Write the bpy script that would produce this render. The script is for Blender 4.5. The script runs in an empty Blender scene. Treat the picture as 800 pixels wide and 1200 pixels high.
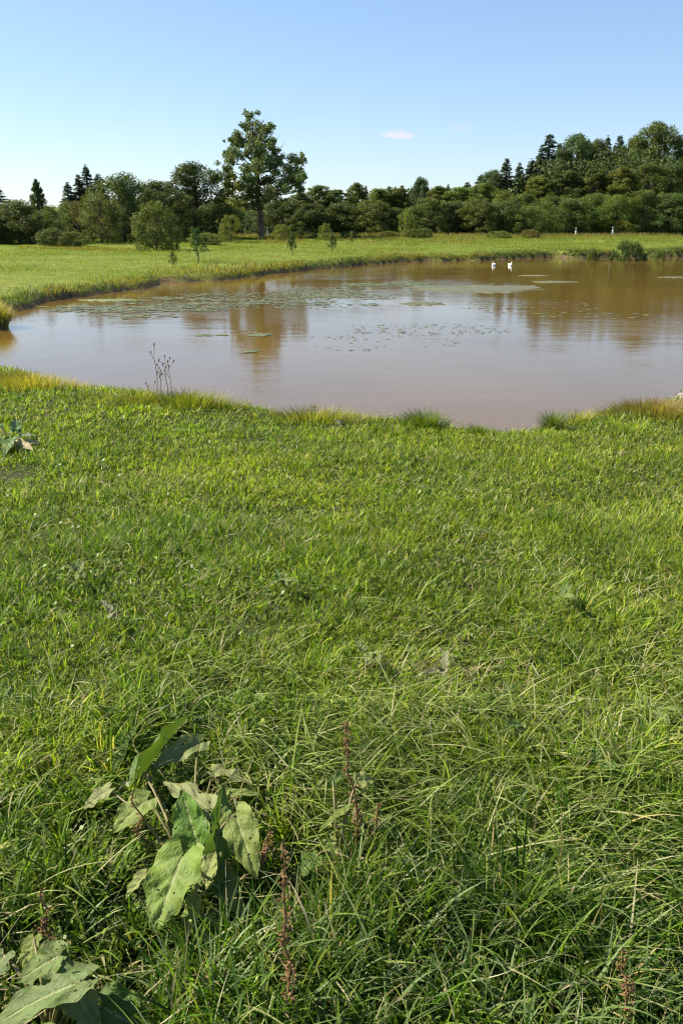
import bpy, math, random
import numpy as np
from mathutils import Vector, Matrix, Euler

R = math.radians
scene = bpy.context.scene
col = scene.collection

# ------------------------------------------------------------------ camera
CAM_Z = 1.65
PITCH = R(19.0)
F = 973.0
cam = bpy.data.cameras.new('camera')
cam.sensor_fit = 'VERTICAL'
cam.sensor_height = 22.2
cam.lens = F / 1200 * 22.2
cam.clip_start = 0.05
cam.clip_end = 6000
cam.dof.use_dof = True
cam.dof.focus_distance = 4.0
cam.dof.aperture_fstop = 11.0
camo = bpy.data.objects.new('camera', cam)
camo.location = (0, 0, CAM_Z)
camo.rotation_euler = (R(90) - PITCH, 0, 0)
col.objects.link(camo)
scene.camera = camo

# ------------------------------------------------------------------ sky and sun
SUN_EL = R(40)
SUN_AZ = R(-72)          # measured from the view direction (+Y), negative = to the left
sun_dir = Vector((math.sin(SUN_AZ) * math.cos(SUN_EL), math.cos(SUN_AZ) * math.cos(SUN_EL), math.sin(SUN_EL)))
world = bpy.data.worlds.new('World')
scene.world = world
world.use_nodes = True
wn, wl = world.node_tree.nodes, world.node_tree.links
bg = wn['Background']
sky = wn.new('ShaderNodeTexSky')
sky.sky_type = 'NISHITA'
sky.sun_disc = False
sky.sun_elevation = SUN_EL
sky.sun_rotation = SUN_AZ
sky.altitude = 300
sky.air_density = 1.0
sky.dust_density = 0.4
sky.ozone_density = 2.5
bg.inputs['Strength'].default_value = 0.084
# two small far clouds low in the sky, placed by direction (part of the sky itself)
tc = wn.new('ShaderNodeTexCoord')
def cloud_mask(direction, sx, sz, amount, seed):
    d = Vector(direction).normalized()
    sub = wn.new('ShaderNodeVectorMath'); sub.operation = 'SUBTRACT'
    wl.new(tc.outputs['Generated'], sub.inputs[0]); sub.inputs[1].default_value = d
    sc = wn.new('ShaderNodeVectorMath'); sc.operation = 'MULTIPLY'
    wl.new(sub.outputs[0], sc.inputs[0]); sc.inputs[1].default_value = (1 / sx, 1 / sx, 1 / sz)
    ln = wn.new('ShaderNodeVectorMath'); ln.operation = 'LENGTH'
    wl.new(sc.outputs[0], ln.inputs[0])
    no = wn.new('ShaderNodeTexNoise'); no.inputs['Scale'].default_value = 60; no.inputs['Detail'].default_value = 5
    mp = wn.new('ShaderNodeMapping'); mp.inputs['Scale'].default_value = (1, 1, 3); mp.inputs['Location'].default_value = (seed, 0, 0)
    wl.new(tc.outputs['Generated'], mp.inputs[0]); wl.new(mp.outputs[0], no.inputs['Vector'])
    ad = wn.new('ShaderNodeMath'); ad.operation = 'MULTIPLY_ADD'
    wl.new(no.outputs[0], ad.inputs[0]); ad.inputs[1].default_value = 1.6; ad.inputs[2].default_value = -0.8
    s2 = wn.new('ShaderNodeMath'); s2.operation = 'ADD'
    wl.new(ad.outputs[0], s2.inputs[0]); wl.new(ln.outputs[1], s2.inputs[1])
    mr = wn.new('ShaderNodeMapRange'); mr.interpolation_type = 'SMOOTHSTEP'
    wl.new(s2.outputs[0], mr.inputs[0])
    mr.inputs[1].default_value = 0.35; mr.inputs[2].default_value = 1.1; mr.inputs[3].default_value = amount; mr.inputs[4].default_value = 0
    return mr.outputs[0]
def pix_dir(px, py):
    x, y = (px - 400) / F, (600 - py) / F
    f = Vector((0, math.cos(PITCH), -math.sin(PITCH))); u = Vector((0, math.sin(PITCH), math.cos(PITCH)))
    return f + Vector((x, 0, 0)) + u * y
m1 = cloud_mask(pix_dir(467, 158), 0.020, 0.0045, 0.55, 0.0)
m2 = cloud_mask(pix_dir(540, 149), 0.016, 0.004, 0.14, 3.0)
mx = wn.new('ShaderNodeMath'); mx.operation = 'MAXIMUM'
wl.new(m1, mx.inputs[0]); wl.new(m2, mx.inputs[1])
# colour balance of the sky: paler, a little more cyan near the horizon
hsv = wn.new('ShaderNodeHueSaturation')
hsv.inputs['Saturation'].default_value = 1.12
hsv.inputs['Value'].default_value = 1.0
gm = wn.new('ShaderNodeGamma'); gm.inputs[1].default_value = 0.72
wl.new(sky.outputs[0], gm.inputs[0])
wl.new(gm.outputs[0], hsv.inputs['Color'])
tint = wn.new('ShaderNodeMix'); tint.data_type = 'RGBA'; tint.blend_type = 'MULTIPLY'
tint.inputs[0].default_value = 1.0
wl.new(hsv.outputs[0], tint.inputs[6]); tint.inputs[7].default_value = (1.15, 1.23, 1.36, 1)
mixc = wn.new('ShaderNodeMix'); mixc.data_type = 'RGBA'
wl.new(mx.outputs[0], mixc.inputs[0])
wl.new(tint.outputs[2], mixc.inputs[6])
mixc.inputs[7].default_value = (5.3, 4.3, 4.7, 1)
wl.new(mixc.outputs[2], bg.inputs['Color'])

sl = bpy.data.lights.new('sun', 'SUN')
sl.energy = 5.0
sl.angle = R(0.55)
sl.color = (1.0, 0.93, 0.77)
so = bpy.data.objects.new('sun', sl)
so.rotation_euler = sun_dir.to_track_quat('Z', 'Y').to_euler()
col.objects.link(so)

vs = scene.view_settings
vs.view_transform = 'Standard'
vs.look = 'None'
vs.exposure = 1.32
vs.gamma = 1.0
vs.use_curve_mapping = False
scene.cycles.pixel_filter_type = 'BLACKMAN_HARRIS'
scene.cycles.filter_width = 1.15
scene.cycles.max_bounces = 6
scene.cycles.diffuse_bounces = 2
scene.cycles.glossy_bounces = 2
scene.cycles.transmission_bounces = 3
scene.cycles.transparent_max_bounces = 4
scene.cycles.sample_clamp_indirect = 4

# ------------------------------------------------------------------ helpers
rng = np.random.default_rng(7)
_lat = np.random.default_rng(3).random((256, 256))

def vnoise(x, y, scale, seed=0):
    x = np.asarray(x, float) / scale + seed * 17.31 + 1000
    y = np.asarray(y, float) / scale + seed * 7.77 + 1000
    xi, yi = np.floor(x).astype(int), np.floor(y).astype(int)
    fx, fy = x - xi, y - yi
    fx, fy = fx * fx * (3 - 2 * fx), fy * fy * (3 - 2 * fy)
    a = _lat[xi % 256, yi % 256]; b = _lat[(xi + 1) % 256, yi % 256]
    c = _lat[xi % 256, (yi + 1) % 256]; d = _lat[(xi + 1) % 256, (yi + 1) % 256]
    return (a * (1 - fx) + b * fx) * (1 - fy) + (c * (1 - fx) + d * fx) * fy

def fbm(x, y, scale, seed=0, oct=3):
    s, t, a = 0, 0, 1
    for k in range(oct):
        s = s + a * vnoise(x, y, scale / 2 ** k, seed + k * 5); t += a; a *= .5
    return s / t

def sstep(a, b, x):
    t = np.clip((np.asarray(x, float) - a) / (b - a), 0, 1)
    return t * t * (3 - 2 * t)

def link(o, parent=None):
    col.objects.link(o)
    if parent is not None:
        o.parent = parent
    return o

def mesh_np(name, verts, faces, mat=None, smooth=True, cols=None, parent=None, uv=None, obj=True):
    """verts (n,3), faces (m,k) all the same k"""
    verts = np.asarray(verts, np.float32); faces = np.asarray(faces, np.int32)
    me = bpy.data.meshes.new(name)
    me.vertices.add(len(verts)); me.vertices.foreach_set('co', verts.ravel())
    m, k = faces.shape
    me.loops.add(m * k); me.loops.foreach_set('vertex_index', faces.ravel())
    me.polygons.add(m)
    me.polygons.foreach_set('loop_start', np.arange(0, m * k, k, dtype=np.int32))
    me.polygons.foreach_set('loop_total', np.full(m, k, np.int32))
    me.polygons.foreach_set('use_smooth', np.full(m, smooth, bool))
    if cols is not None:
        ca = me.color_attributes.new('col', 'FLOAT_COLOR', 'POINT')
        c4 = np.ones((len(verts), 4), np.float32); c4[:, :3] = cols
        ca.data.foreach_set('color', c4.ravel())
    if uv is not None:
        ul = me.uv_layers.new(name='UVMap')
        ul.data.foreach_set('uv', np.asarray(uv, np.float32)[faces.ravel()].ravel())
    me.update(calc_edges=True)
    if mat is not None:
        me.materials.append(mat)
    if not obj:
        return me
    return link(bpy.data.objects.new(name, me), parent)

def tag(o, label=None, cat=None, group=None, kind=None):
    if label: o['label'] = label
    if cat: o['category'] = cat
    if group: o['group'] = group
    if kind: o['kind'] = kind
    return o

def thing(name, loc, label, cat, group=None, rz=0):
    o = bpy.data.objects.new(name, None)
    o.empty_display_size = .2
    o.location = loc; o.rotation_euler = (0, 0, rz)
    link(o)
    return tag(o, label, cat, group)

# ------------------------------------------------------------------ materials
def new_mat(name):
    m = bpy.data.materials.new(name); m.use_nodes = True
    nt = m.node_tree
    return m, nt, nt.nodes, nt.links, nt.nodes['Principled BSDF'], nt.nodes['Material Output']

def leafy(name, rough=.45, spec=.4, trans=.45, tcol=(1.25, 1.15, .45), objcolor=False, color=None, noise=0, bump=None):
    m, nt, n, l, p, out = new_mat(name)
    if color is not None:
        c = n.new('ShaderNodeRGB'); c.outputs[0].default_value = (*color, 1); src = c.outputs[0]
    elif objcolor:
        a = n.new('ShaderNodeAttribute'); a.attribute_name = 'col'
        oi = n.new('ShaderNodeObjectInfo')
        mu = n.new('ShaderNodeMix'); mu.data_type = 'RGBA'; mu.blend_type = 'MULTIPLY'; mu.inputs[0].default_value = 1
        l.new(a.outputs['Color'], mu.inputs[6]); l.new(oi.outputs['Color'], mu.inputs[7]); src = mu.outputs[2]
    else:
        a = n.new('ShaderNodeAttribute'); a.attribute_name = 'col'; src = a.outputs['Color']
    if noise:
        tn = n.new('ShaderNodeTexNoise'); tn.inputs['Scale'].default_value = noise; tn.inputs['Detail'].default_value = 3
        tco = n.new('ShaderNodeTexCoord'); l.new(tco.outputs['Object'], tn.inputs['Vector'])
        mr = n.new('ShaderNodeMapRange'); l.new(tn.outputs[0], mr.inputs[0])
        mr.inputs[1].default_value = .3; mr.inputs[2].default_value = .7; mr.inputs[3].default_value = .65; mr.inputs[4].default_value = 1.35
        mv = n.new('ShaderNodeVectorMath'); mv.operation = 'SCALE'
        l.new(src, mv.inputs[0]); l.new(mr.outputs[0], mv.inputs['Scale']); src = mv.outputs[0]
    l.new(src, p.inputs['Base Color'])
    p.inputs['Roughness'].default_value = rough
    p.inputs['Specular IOR Level'].default_value = spec
    tr = n.new('ShaderNodeBsdfTranslucent')
    tm = n.new('ShaderNodeVectorMath'); tm.operation = 'MULTIPLY'; tm.inputs[1].default_value = tcol
    l.new(src, tm.inputs[0]); l.new(tm.outputs[0], tr.inputs['Color'])
    mix = n.new('ShaderNodeMixShader'); mix.inputs[0].default_value = trans
    l.new(p.outputs[0], mix.inputs[1]); l.new(tr.outputs[0], mix.inputs[2])
    l.new(mix.outputs[0], out.inputs['Surface'])
    if bump:
        tco = n.new('ShaderNodeTexCoord')
        tn = n.new('ShaderNodeTexNoise'); tn.inputs['Scale'].default_value = bump[0]; tn.inputs['Detail'].default_value = 3
        l.new(tco.outputs['UV'], tn.inputs['Vector'])
        wv = n.new('ShaderNodeTexWave'); wv.inputs['Scale'].default_value = 1.6; wv.inputs['Distortion'].default_value = 1.2
        wv.bands_direction = 'DIAGONAL'
        # veins run obliquely from the midrib: mirror u about the midrib
        sep = n.new('ShaderNodeSeparateXYZ'); l.new(tco.outputs['UV'], sep.inputs[0])
        ab = n.new('ShaderNodeMath'); ab.operation = 'ABSOLUTE'
        sb = n.new('ShaderNodeMath'); sb.operation = 'SUBTRACT'; l.new(sep.outputs[0], sb.inputs[0]); sb.inputs[1].default_value = .5
        l.new(sb.outputs[0], ab.inputs[0])
        cmb = n.new('ShaderNodeCombineXYZ')
        neg = n.new('ShaderNodeMath'); neg.operation = 'MULTIPLY'; neg.inputs[1].default_value = -1.0
        l.new(ab.outputs[0], neg.inputs[0])
        l.new(neg.outputs[0], cmb.inputs[0])
        yy = n.new('ShaderNodeMath'); yy.operation = 'MULTIPLY'; yy.inputs[1].default_value = 1.6
        l.new(sep.outputs[1], yy.inputs[0]); l.new(yy.outputs[0], cmb.inputs[1])
        l.new(cmb.outputs[0], wv.inputs['Vector'])
        ad = n.new('ShaderNodeMath'); ad.operation = 'MULTIPLY_ADD'; ad.inputs[1].default_value = .7
        l.new(wv.outputs['Fac'], ad.inputs[0]); l.new(tn.outputs[0], ad.inputs[2])
        bp = n.new('ShaderNodeBump'); bp.inputs['Strength'].default_value = bump[1]; bp.inputs['Distance'].default_value = .004
        l.new(ad.outputs[0], bp.inputs['Height']); l.new(bp.outputs[0], p.inputs['Normal'])
        # blotches and a pale midrib: the leaf's own marking
        cr = n.new('ShaderNodeMapRange'); l.new(ab.outputs[0], cr.inputs[0])
        cr.inputs[1].default_value = .0; cr.inputs[2].default_value = .045; cr.inputs[3].default_value = .85; cr.inputs[4].default_value = 0
        mm = n.new('ShaderNodeMix'); mm.data_type = 'RGBA'
        l.new(cr.outputs[0], mm.inputs[0]); l.new(src, mm.inputs[6]); mm.inputs[7].default_value = (.34, .36, .16, 1)
        sp = n.new('ShaderNodeTexNoise'); sp.inputs['Scale'].default_value = 9; sp.inputs['Detail'].default_value = 6; sp.inputs['Roughness'].default_value = .7
        l.new(tco.outputs['UV'], sp.inputs['Vector'])
        sr = n.new('ShaderNodeMapRange'); l.new(sp.outputs[0], sr.inputs[0]); sr.inputs[1].default_value = .58; sr.inputs[2].default_value = .7
        sr.inputs[3].default_value = 0; sr.inputs[4].default_value = .55
        m3 = n.new('ShaderNodeMix'); m3.data_type = 'RGBA'
        l.new(sr.outputs[0], m3.inputs[0]); l.new(mm.outputs[2], m3.inputs[6]); m3.inputs[7].default_value = (.22, .17, .07, 1)
        l.new(m3.outputs[2], p.inputs['Base Color'])
    return m

M_grass = leafy('grass_blades', rough=.40, spec=.13, trans=.45, tcol=(1.2, 1.4, .25))
M_tree = leafy('tree_leaves', rough=.6, spec=.22, trans=.3, objcolor=True)
M_dock = leafy('dock_leaf', rough=.5, spec=.22, trans=.3, bump=(26, .8))
M_seed = leafy('rusty_seeds', rough=.7, spec=.2, trans=.2, tcol=(1.1, .8, .6), color=(.26, .145, .065), noise=40)
M_drystem = leafy('dry_stem', rough=.7, spec=.2, trans=.0, color=(.24, .17, .10), noise=30)

def bark(name, c1, c2, scale):
    m, nt, n, l, p, out = new_mat(name)
    tco = n.new('ShaderNodeTexCoord'); mp = n.new('ShaderNodeMapping'); mp.inputs['Scale'].default_value = (1, 1, .2)
    l.new(tco.outputs['Object'], mp.inputs[0])
    t = n.new('ShaderNodeTexNoise'); t.inputs['Scale'].default_value = scale; t.inputs['Detail'].default_value = 5
    l.new(mp.outputs[0], t.inputs['Vector'])
    r = n.new('ShaderNodeValToRGB'); r.color_ramp.elements[0].position = .35; r.color_ramp.elements[1].position = .65
    r.color_ramp.elements[0].color = (*c1, 1); r.color_ramp.elements[1].color = (*c2, 1)
    l.new(t.outputs[0], r.inputs[0]); l.new(r.outputs[0], p.inputs['Base Color'])
    p.inputs['Roughness'].default_value = .9; p.inputs['Specular IOR Level'].default_value = .15
    b = n.new('ShaderNodeBump'); b.inputs['Strength'].default_value = .7; b.inputs['Distance'].default_value = .03
    l.new(t.outputs[0], b.inputs['Height']); l.new(b.outputs[0], p.inputs['Normal'])
    return m
M_bark = bark('bark', (.06, .042, .03), (.19, .14, .10), 6)

def plain(name, c, rough=.6, spec=.3, noise=0, var=.25):
    m, nt, n, l, p, out = new_mat(name)
    p.inputs['Roughness'].default_value = rough; p.inputs['Specular IOR Level'].default_value = spec
    if noise:
        t = n.new('ShaderNodeTexNoise'); t.inputs['Scale'].default_value = noise; t.inputs['Detail'].default_value = 4
        tco = n.new('ShaderNodeTexCoord'); l.new(tco.outputs['Object'], t.inputs['Vector'])
        r = n.new('ShaderNodeValToRGB'); r.color_ramp.elements[0].position = .3; r.color_ramp.elements[1].position = .7
        r.color_ramp.elements[0].color = (*[v * (1 - var) for v in c], 1); r.color_ramp.elements[1].color = (*[v * (1 + var) for v in c], 1)
        l.new(t.outputs[0], r.inputs[0]); l.new(r.outputs[0], p.inputs['Base Color'])
    else:
        p.inputs['Base Color'].default_value = (*c, 1)
    return m

# ------------------------------------------------------------------ pond outline and terrain
WATER_Z = -0.60
def unproj(px, py, z):
    d = pix_dir(px, py)
    t = (z - CAM_Z) / d.z
    return np.array([d.x * t, d.y * t])

shore_px = [(-260, 412), (-200, 402), (-110, 396), (-30, 389), (12, 386), (19, 368), (60, 354), (100, 347), (150, 341), (176, 335), (190, 331), (240, 330), (285, 326),
            (320, 321), (352, 317), (400, 313), (450, 309), (500, 306.5), (540, 305.5), (590, 304), (625, 302.5), (642, 301.8), (668, 303.0), (720, 302.2), (760, 301.8),
            (800, 300.5), (900, 298), (1040, 298), (1180, 303), (1300, 318), (1360, 345), (1320, 375), (1220, 405), (1090, 425), (960, 440), (860, 455),
            (790, 472), (740, 487), (690, 498), (640, 508), (600, 517), (560, 516), (520, 511), (460, 507), (400, 503), (330, 497), (280, 490),
            (240, 481), (190, 477), (140, 473), (90, 466), (60, 458), (0, 444), (-60, 436), (-140, 430), (-230, 422)]
ctrl = np.array([unproj(a, b, WATER_Z) for a, b in shore_px])
def catmull(P, n=8):
    out = []
    N = len(P)
    for i in range(N):
        p0, p1, p2, p3 = P[i - 1], P[i], P[(i + 1) % N], P[(i + 2) % N]
        for k in range(n):
            t = k / n
            out.append(.5 * ((2 * p1) + (-p0 + p2) * t + (2 * p0 - 5 * p1 + 4 * p2 - p3) * t * t + (-p0 + 3 * p1 - 3 * p2 + p3) * t ** 3))
    return np.array(out)
shore = catmull(ctrl)
# irregular edge
_a = np.arange(len(shore))
_d = np.linalg.norm(shore, axis=1)
shore = shore + (np.stack([vnoise(_a, _a * 0, 2.2, 1) - .5, vnoise(_a, _a * 0, 2.2, 9) - .5], 1)) * (.02 * _d + .1)[:, None]

def sdist(P):
    """signed distance to the shore: positive on land"""
    P = np.asarray(P, float)
    res = np.empty(len(P))
    A = shore; B = np.roll(shore, -1, 0); AB = B - A; L2 = (AB ** 2).sum(1) + 1e-12
    for s in range(0, len(P), 20000):
        Q = P[s:s + 20000]
        AP = Q[:, None] - A[None]
        t = np.clip((AP * AB).sum(2) / L2, 0, 1)
        d2 = ((AP - AB * t[..., None]) ** 2).sum(2).min(1)
        cond = (A[None, :, 1] > Q[:, None, 1]) != (B[None, :, 1] > Q[:, None, 1])
        xint = A[None, :, 0] + (Q[:, None, 1] - A[None, :, 1]) * AB[None, :, 0] / np.where(np.abs(AB[None, :, 1]) < 1e-9, 1e-9, AB[None, :, 1])
        inside = (cond & (Q[:, None, 0] < xint)).sum(1) % 2 == 1
        d = np.sqrt(d2); d[inside] *= -1
        res[s:s + 20000] = d
    return res

def ground_base(x, y):
    r = np.hypot(x, y)
    near = -.33 * sstep(.5, 9.5, r)
    z = np.interp(r, [0, 9, 14, 50, 67, 82, 97, 104, 108, 116, 140, 220, 400, 3000], [0, 0, 0, .03, .20, .48, .78, .88, .90, .60, .8, 2.0, 4, 60])
    hill = sstep(15, 60, x) * sstep(125, 200, y) * 7
    und = (fbm(x, y, 7, 4) - .5) * .22 * sstep(2, 12, r) + (fbm(x, y, 1.1, 8) - .5) * .10
    return near + z + hill + und

def height_from(x, y, sd):
    g = ground_base(x, y)
    r = np.hypot(x, y)
    bw = np.interp(r, [0, 12, 25, 60], [.9, .9, .45, .45])
    t = np.clip(sd / bw, 0, 1)
    bank = WATER_Z - .03 + (g - WATER_Z + .03) * (1 - (1 - t) ** 2.6)
    under = WATER_Z - .03 + np.maximum(sd * .5, -1.2)
    return np.where(sd > 0, bank, under)

# polar grid for the one ground sheet
NT, NR = 900, 230
th = np.linspace(0, 2 * math.pi, NT, endpoint=False)
rr = np.concatenate([[0.25], np.geomspace(.6, 9, 60), np.linspace(9.15, 30, 50), np.linspace(30.6, 75, 60), np.geomspace(77, 4000, 50)])
NR = len(rr)
TH, RR = np.meshgrid(th, rr)
GX, GY = RR * np.sin(TH), RR * np.cos(TH)
SD = sdist(np.stack([GX.ravel(), GY.ravel()], 1)).reshape(NR, NT)
GZ = height_from(GX, GY, SD)

def polar_interp(F2, x, y):
    r = np.hypot(x, y); t = np.mod(np.arctan2(x, y), 2 * math.pi) / (2 * math.pi) * NT
    i = np.clip(np.searchsorted(rr, r) - 1, 0, NR - 2)
    fr = np.clip((r - rr[i]) / (rr[i + 1] - rr[i]), 0, 1)
    j = np.floor(t).astype(int); ft = t - j; j0 = j % NT; j1 = (j + 1) % NT
    return (F2[i, j0] * (1 - ft) + F2[i, j1] * ft) * (1 - fr) + (F2[i + 1, j0] * (1 - ft) + F2[i + 1, j1] * ft) * fr
def gz(x, y):
    return polar_interp(GZ, np.asarray(x, float), np.asarray(y, float))
def gsd(x, y):
    return polar_interp(SD, np.asarray(x, float), np.asarray(y, float))

verts = np.stack([GX.ravel(), GY.ravel(), GZ.ravel()], 1)
I = np.arange(NR - 1)[:, None] * NT; J = np.arange(NT)[None]; J1 = (J + 1) % NT
faces = np.stack([(I + J), (I + J1), (I + NT + J1), (I + NT + J)], -1).reshape(-1, 4)[:, ::-1]
# centre fan closed with quads
c = len(verts); verts = np.vstack([verts, [[0, 0, float(GZ[0].mean())]]])
cf = np.stack([np.full(NT // 2, c), np.arange(0, NT, 2), np.arange(1, NT, 2), (np.arange(2, NT + 2, 2)) % NT], 1)[:, ::-1]
faces = np.vstack([faces, cf])

m, nt, n, l, p, out = new_mat('meadow_ground')
tco = n.new('ShaderNodeTexCoord')
def noise_node(scale, detail=4, rough=.55, vec=None):
    t = n.new('ShaderNodeTexNoise'); t.inputs['Scale'].default_value = scale; t.inputs['Detail'].default_value = detail; t.inputs['Roughness'].default_value = rough
    l.new(vec or tco.outputs['Object'], t.inputs['Vector']); return t
def ramp(fac, stops):
    r = n.new('ShaderNodeValToRGB'); e = r.color_ramp.elements
    e[0].position, e[0].color = stops[0][0], (*stops[0][1], 1)
    e[1].position, e[1].color = stops[-1][0], (*stops[-1][1], 1)
    for pos, c_ in stops[1:-1]:
        q = e.new(pos); q.color = (*c_, 1)
    l.new(fac, r.inputs[0]); return r
ca = n.new('ShaderNodeAttribute'); ca.attribute_name = 'col'      # r: earth at the water's edge, g: near lawn soil
sepc = n.new('ShaderNodeSeparateColor'); l.new(ca.outputs['Color'], sepc.inputs[0])
big = noise_node(.12, 5, .6)
fine = noise_node(2.2, 6, .7)
mg = ramp(big.outputs[0], [(.3, (.10, .14, .02)), (.5, (.14, .18, .028)), (.7, (.17, .18, .04))])
fg = ramp(fine.outputs[0], [(.3, (.45, .45, .45)), (.7, (1.45, 1.4, 1.35))])
mm = n.new('ShaderNodeMix'); mm.data_type = 'RGBA'; mm.blend_type = 'MULTIPLY'; mm.inputs[0].default_value = 1
l.new(mg.outputs[0], mm.inputs[6]); l.new(fg.outputs[0], mm.inputs[7])
soil = ramp(noise_node(9, 5, .6).outputs[0], [(.3, (.022, .022, .010)), (.7, (.05, .055, .02))])
mx1 = n.new('ShaderNodeMix'); mx1.data_type = 'RGBA'
l.new(sepc.outputs[1], mx1.inputs[0]); l.new(mm.outputs[2], mx1.inputs[6]); l.new(soil.outputs[0], mx1.inputs[7])
mud = ramp(noise_node(5, 5, .6).outputs[0], [(.3, (.035, .028, .016)), (.7, (.11, .075, .04))])
mx2 = n.new('ShaderNodeMix'); mx2.data_type = 'RGBA'
l.new(sepc.outputs[0], mx2.inputs[0]); l.new(mx1.outputs[2], mx2.inputs[6]); l.new(mud.outputs[0], mx2.inputs[7])
l.new(mx2.outputs[2], p.inputs['Base Color'])
p.inputs['Roughness'].default_value = .95; p.inputs['Specular IOR Level'].default_value = .1
bp = n.new('ShaderNodeBump'); bp.inputs['Strength'].default_value = 1; bp.inputs['Distance'].default_value = .12
l.new(fine.outputs[0], bp.inputs['Height']); l.new(bp.outputs[0], p.inputs['Normal'])
M_ground = m
gc = np.zeros((len(verts), 3), np.float32)
sdf = SD.ravel(); rf = RR.ravel()
gc[:-1, 0] = 1 - sstep(.12, .45, sdf)
gc[:-1, 1] = (1 - sstep(12, 18, rf)) * (1 - sstep(1.9, 2.5, np.abs(GX.ravel()) - .411 * (.9455 * np.maximum(GY.ravel(), 0) + .54) * 1.12)) * sstep(.4, .8, GY.ravel())
tag(mesh_np('ground', verts, faces, M_ground, True, cols=gc), kind='structure')

# ------------------------------------------------------------------ water
m, nt, n, l, p, out = new_mat('muddy_water')
tco = n.new('ShaderNodeTexCoord')
p.inputs['Specular IOR Level'].default_value = .5
p.inputs['IOR'].default_value = 1.333
p.inputs['Roughness'].default_value = .05
mc = ramp(noise_node(.11, 4, .55).outputs[0], [(.35, (.115, .066, .014)), (.65, (.15, .088, .022))])
l.new(mc.outputs[0], p.inputs['Base Color'])
mp = n.new('ShaderNodeMapping'); mp.inputs['Scale'].default_value = (.6, 1.3, 1); l.new(tco.outputs['Object'], mp.inputs[0])
n1 = noise_node(8.0, 3, .6, mp.outputs[0])
n2 = noise_node(1.3, 2, .5, mp.outputs[0])
patch = noise_node(.16, 3, .5)
pr = n.new('ShaderNodeMapRange'); l.new(patch.outputs[0], pr.inputs[0]); pr.inputs[1].default_value = .42; pr.inputs[2].default_value = .6; pr.inputs[3].default_value = .25; pr.inputs[4].default_value = 1
a1 = n.new('ShaderNodeMath'); a1.operation = 'MULTIPLY'; l.new(n1.outputs[0], a1.inputs[0]); l.new(pr.outputs[0], a1.inputs[1])
a2 = n.new('ShaderNodeMath'); a2.operation = 'MULTIPLY_ADD'; l.new(n2.outputs[0], a2.inputs[0]); a2.inputs[1].default_value = 1.0; l.new(a1.outputs[0], a2.inputs[2])
bp = n.new('ShaderNodeBump'); bp.inputs['Strength'].default_value = .20; bp.inputs['Distance'].default_value = .016
l.new(a2.outputs[0], bp.inputs['Height']); l.new(bp.outputs[0], p.inputs['Normal'])
M_water = m
# sheet: shore polygon pushed a little outwards (the bank hides its edge), triangulated from a grid of quads clipped by the ground
xs = np.linspace(shore[:, 0].min() - 1.5, shore[:, 0].max() + 1.5, 60); ys = np.linspace(shore[:, 1].min() - 1.5, shore[:, 1].max() + 1.5, 60)
WX, WY = np.meshgrid(xs, ys)
wsd = gsd(WX.ravel(), WY.ravel())
wv = np.stack([WX.ravel(), WY.ravel(), np.full(WX.size, WATER_Z)], 1)
i0 = (np.arange(59)[:, None] * 60 + np.arange(59)[None]).ravel()
wf = np.stack([i0, i0 + 1, i0 + 61, i0 + 60], 1)
keep = (wsd[wf] < 2.5).any(1)
tag(mesh_np('pond_water', wv, wf[keep], M_water, True), kind='structure')

# ------------------------------------------------------------------ road on its low bank beyond the meadow
M_road = plain('asphalt', (.06, .058, .055), .85, .2, 8, .2)
def road_y(x):
    return 106.0 - .02 * x - 0.0009 * x * x
rx = np.linspace(-130, 160, 150)
rv, rfc = [], []
for k, x in enumerate(rx):
    yc = road_y(x)
    for dy in (-2.6, 0, 2.6):
        rv.append((x, yc + dy, float(max(gz(x, yc - 2.6), gz(x, yc + 2.6), gz(x, yc))) + .10))
for k in range(len(rx) - 1):
    for j in range(2):
        a = k * 3 + j; rfc.append((a, a + 3, a + 4, a + 1))
rv = np.array(rv); rfc = np.array(rfc)[:, ::-1]
tag(mesh_np('road', rv, rfc, M_road, True), kind='structure')

# ------------------------------------------------------------------ blades
def blades(pos, head, length, width, lean, curl, colr, seg=4, twist=None, tipcol=None):
    """all arrays of length n; returns verts, faces, cols"""
    n_ = len(pos)
    t = np.linspace(0, 1, seg + 1)
    if twist is None:
        twist = rng.normal(0, .5, n_)
    dx, dy = np.cos(head), np.sin(head)
    wx, wy = np.cos(head + math.pi / 2 + twist), np.sin(head + math.pi / 2 + twist)
    P = pos.copy()
    V = np.empty((n_, seg + 1, 2, 3), np.float32)
    C = np.empty((n_, seg + 1, 2, 3), np.float32)
    prof = np.array([.75, 1, .95, .8, .6, .4, .1]) if seg == 6 else np.interp(t, [0, .3, .7, 1], [.8, 1, .7, .08])
    for k in range(seg + 1):
        w = width * prof[k] * .5
        V[:, k, 0, 0] = P[:, 0] - wx * w; V[:, k, 0, 1] = P[:, 1] - wy * w; V[:, k, 0, 2] = P[:, 2]
        V[:, k, 1, 0] = P[:, 0] + wx * w; V[:, k, 1, 1] = P[:, 1] + wy * w; V[:, k, 1, 2] = P[:, 2]
        cc = colr if tipcol is None else colr * (1 - t[k] ** 2) + tipcol * t[k] ** 2
        C[:, k, 0] = cc; C[:, k, 1] = cc
        if k < seg:
            phi = lean + curl * ((k + .5) / seg) ** 1.3
            ds = length / seg
            P = P + np.stack([np.sin(phi) * dx * ds, np.sin(phi) * dy * ds, np.cos(phi) * ds], 1)
    base = (np.arange(n_) * (seg + 1) * 2)[:, None]
    f = []
    for k in range(seg):
        f.append(np.stack([base[:, 0] + 2 * k, base[:, 0] + 2 * k + 1, base[:, 0] + 2 * k + 3, base[:, 0] + 2 * k + 2], 1))
    Fc = np.concatenate(f, 0)
    return V.reshape(-1, 3), Fc, C.reshape(-1, 3)

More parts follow.
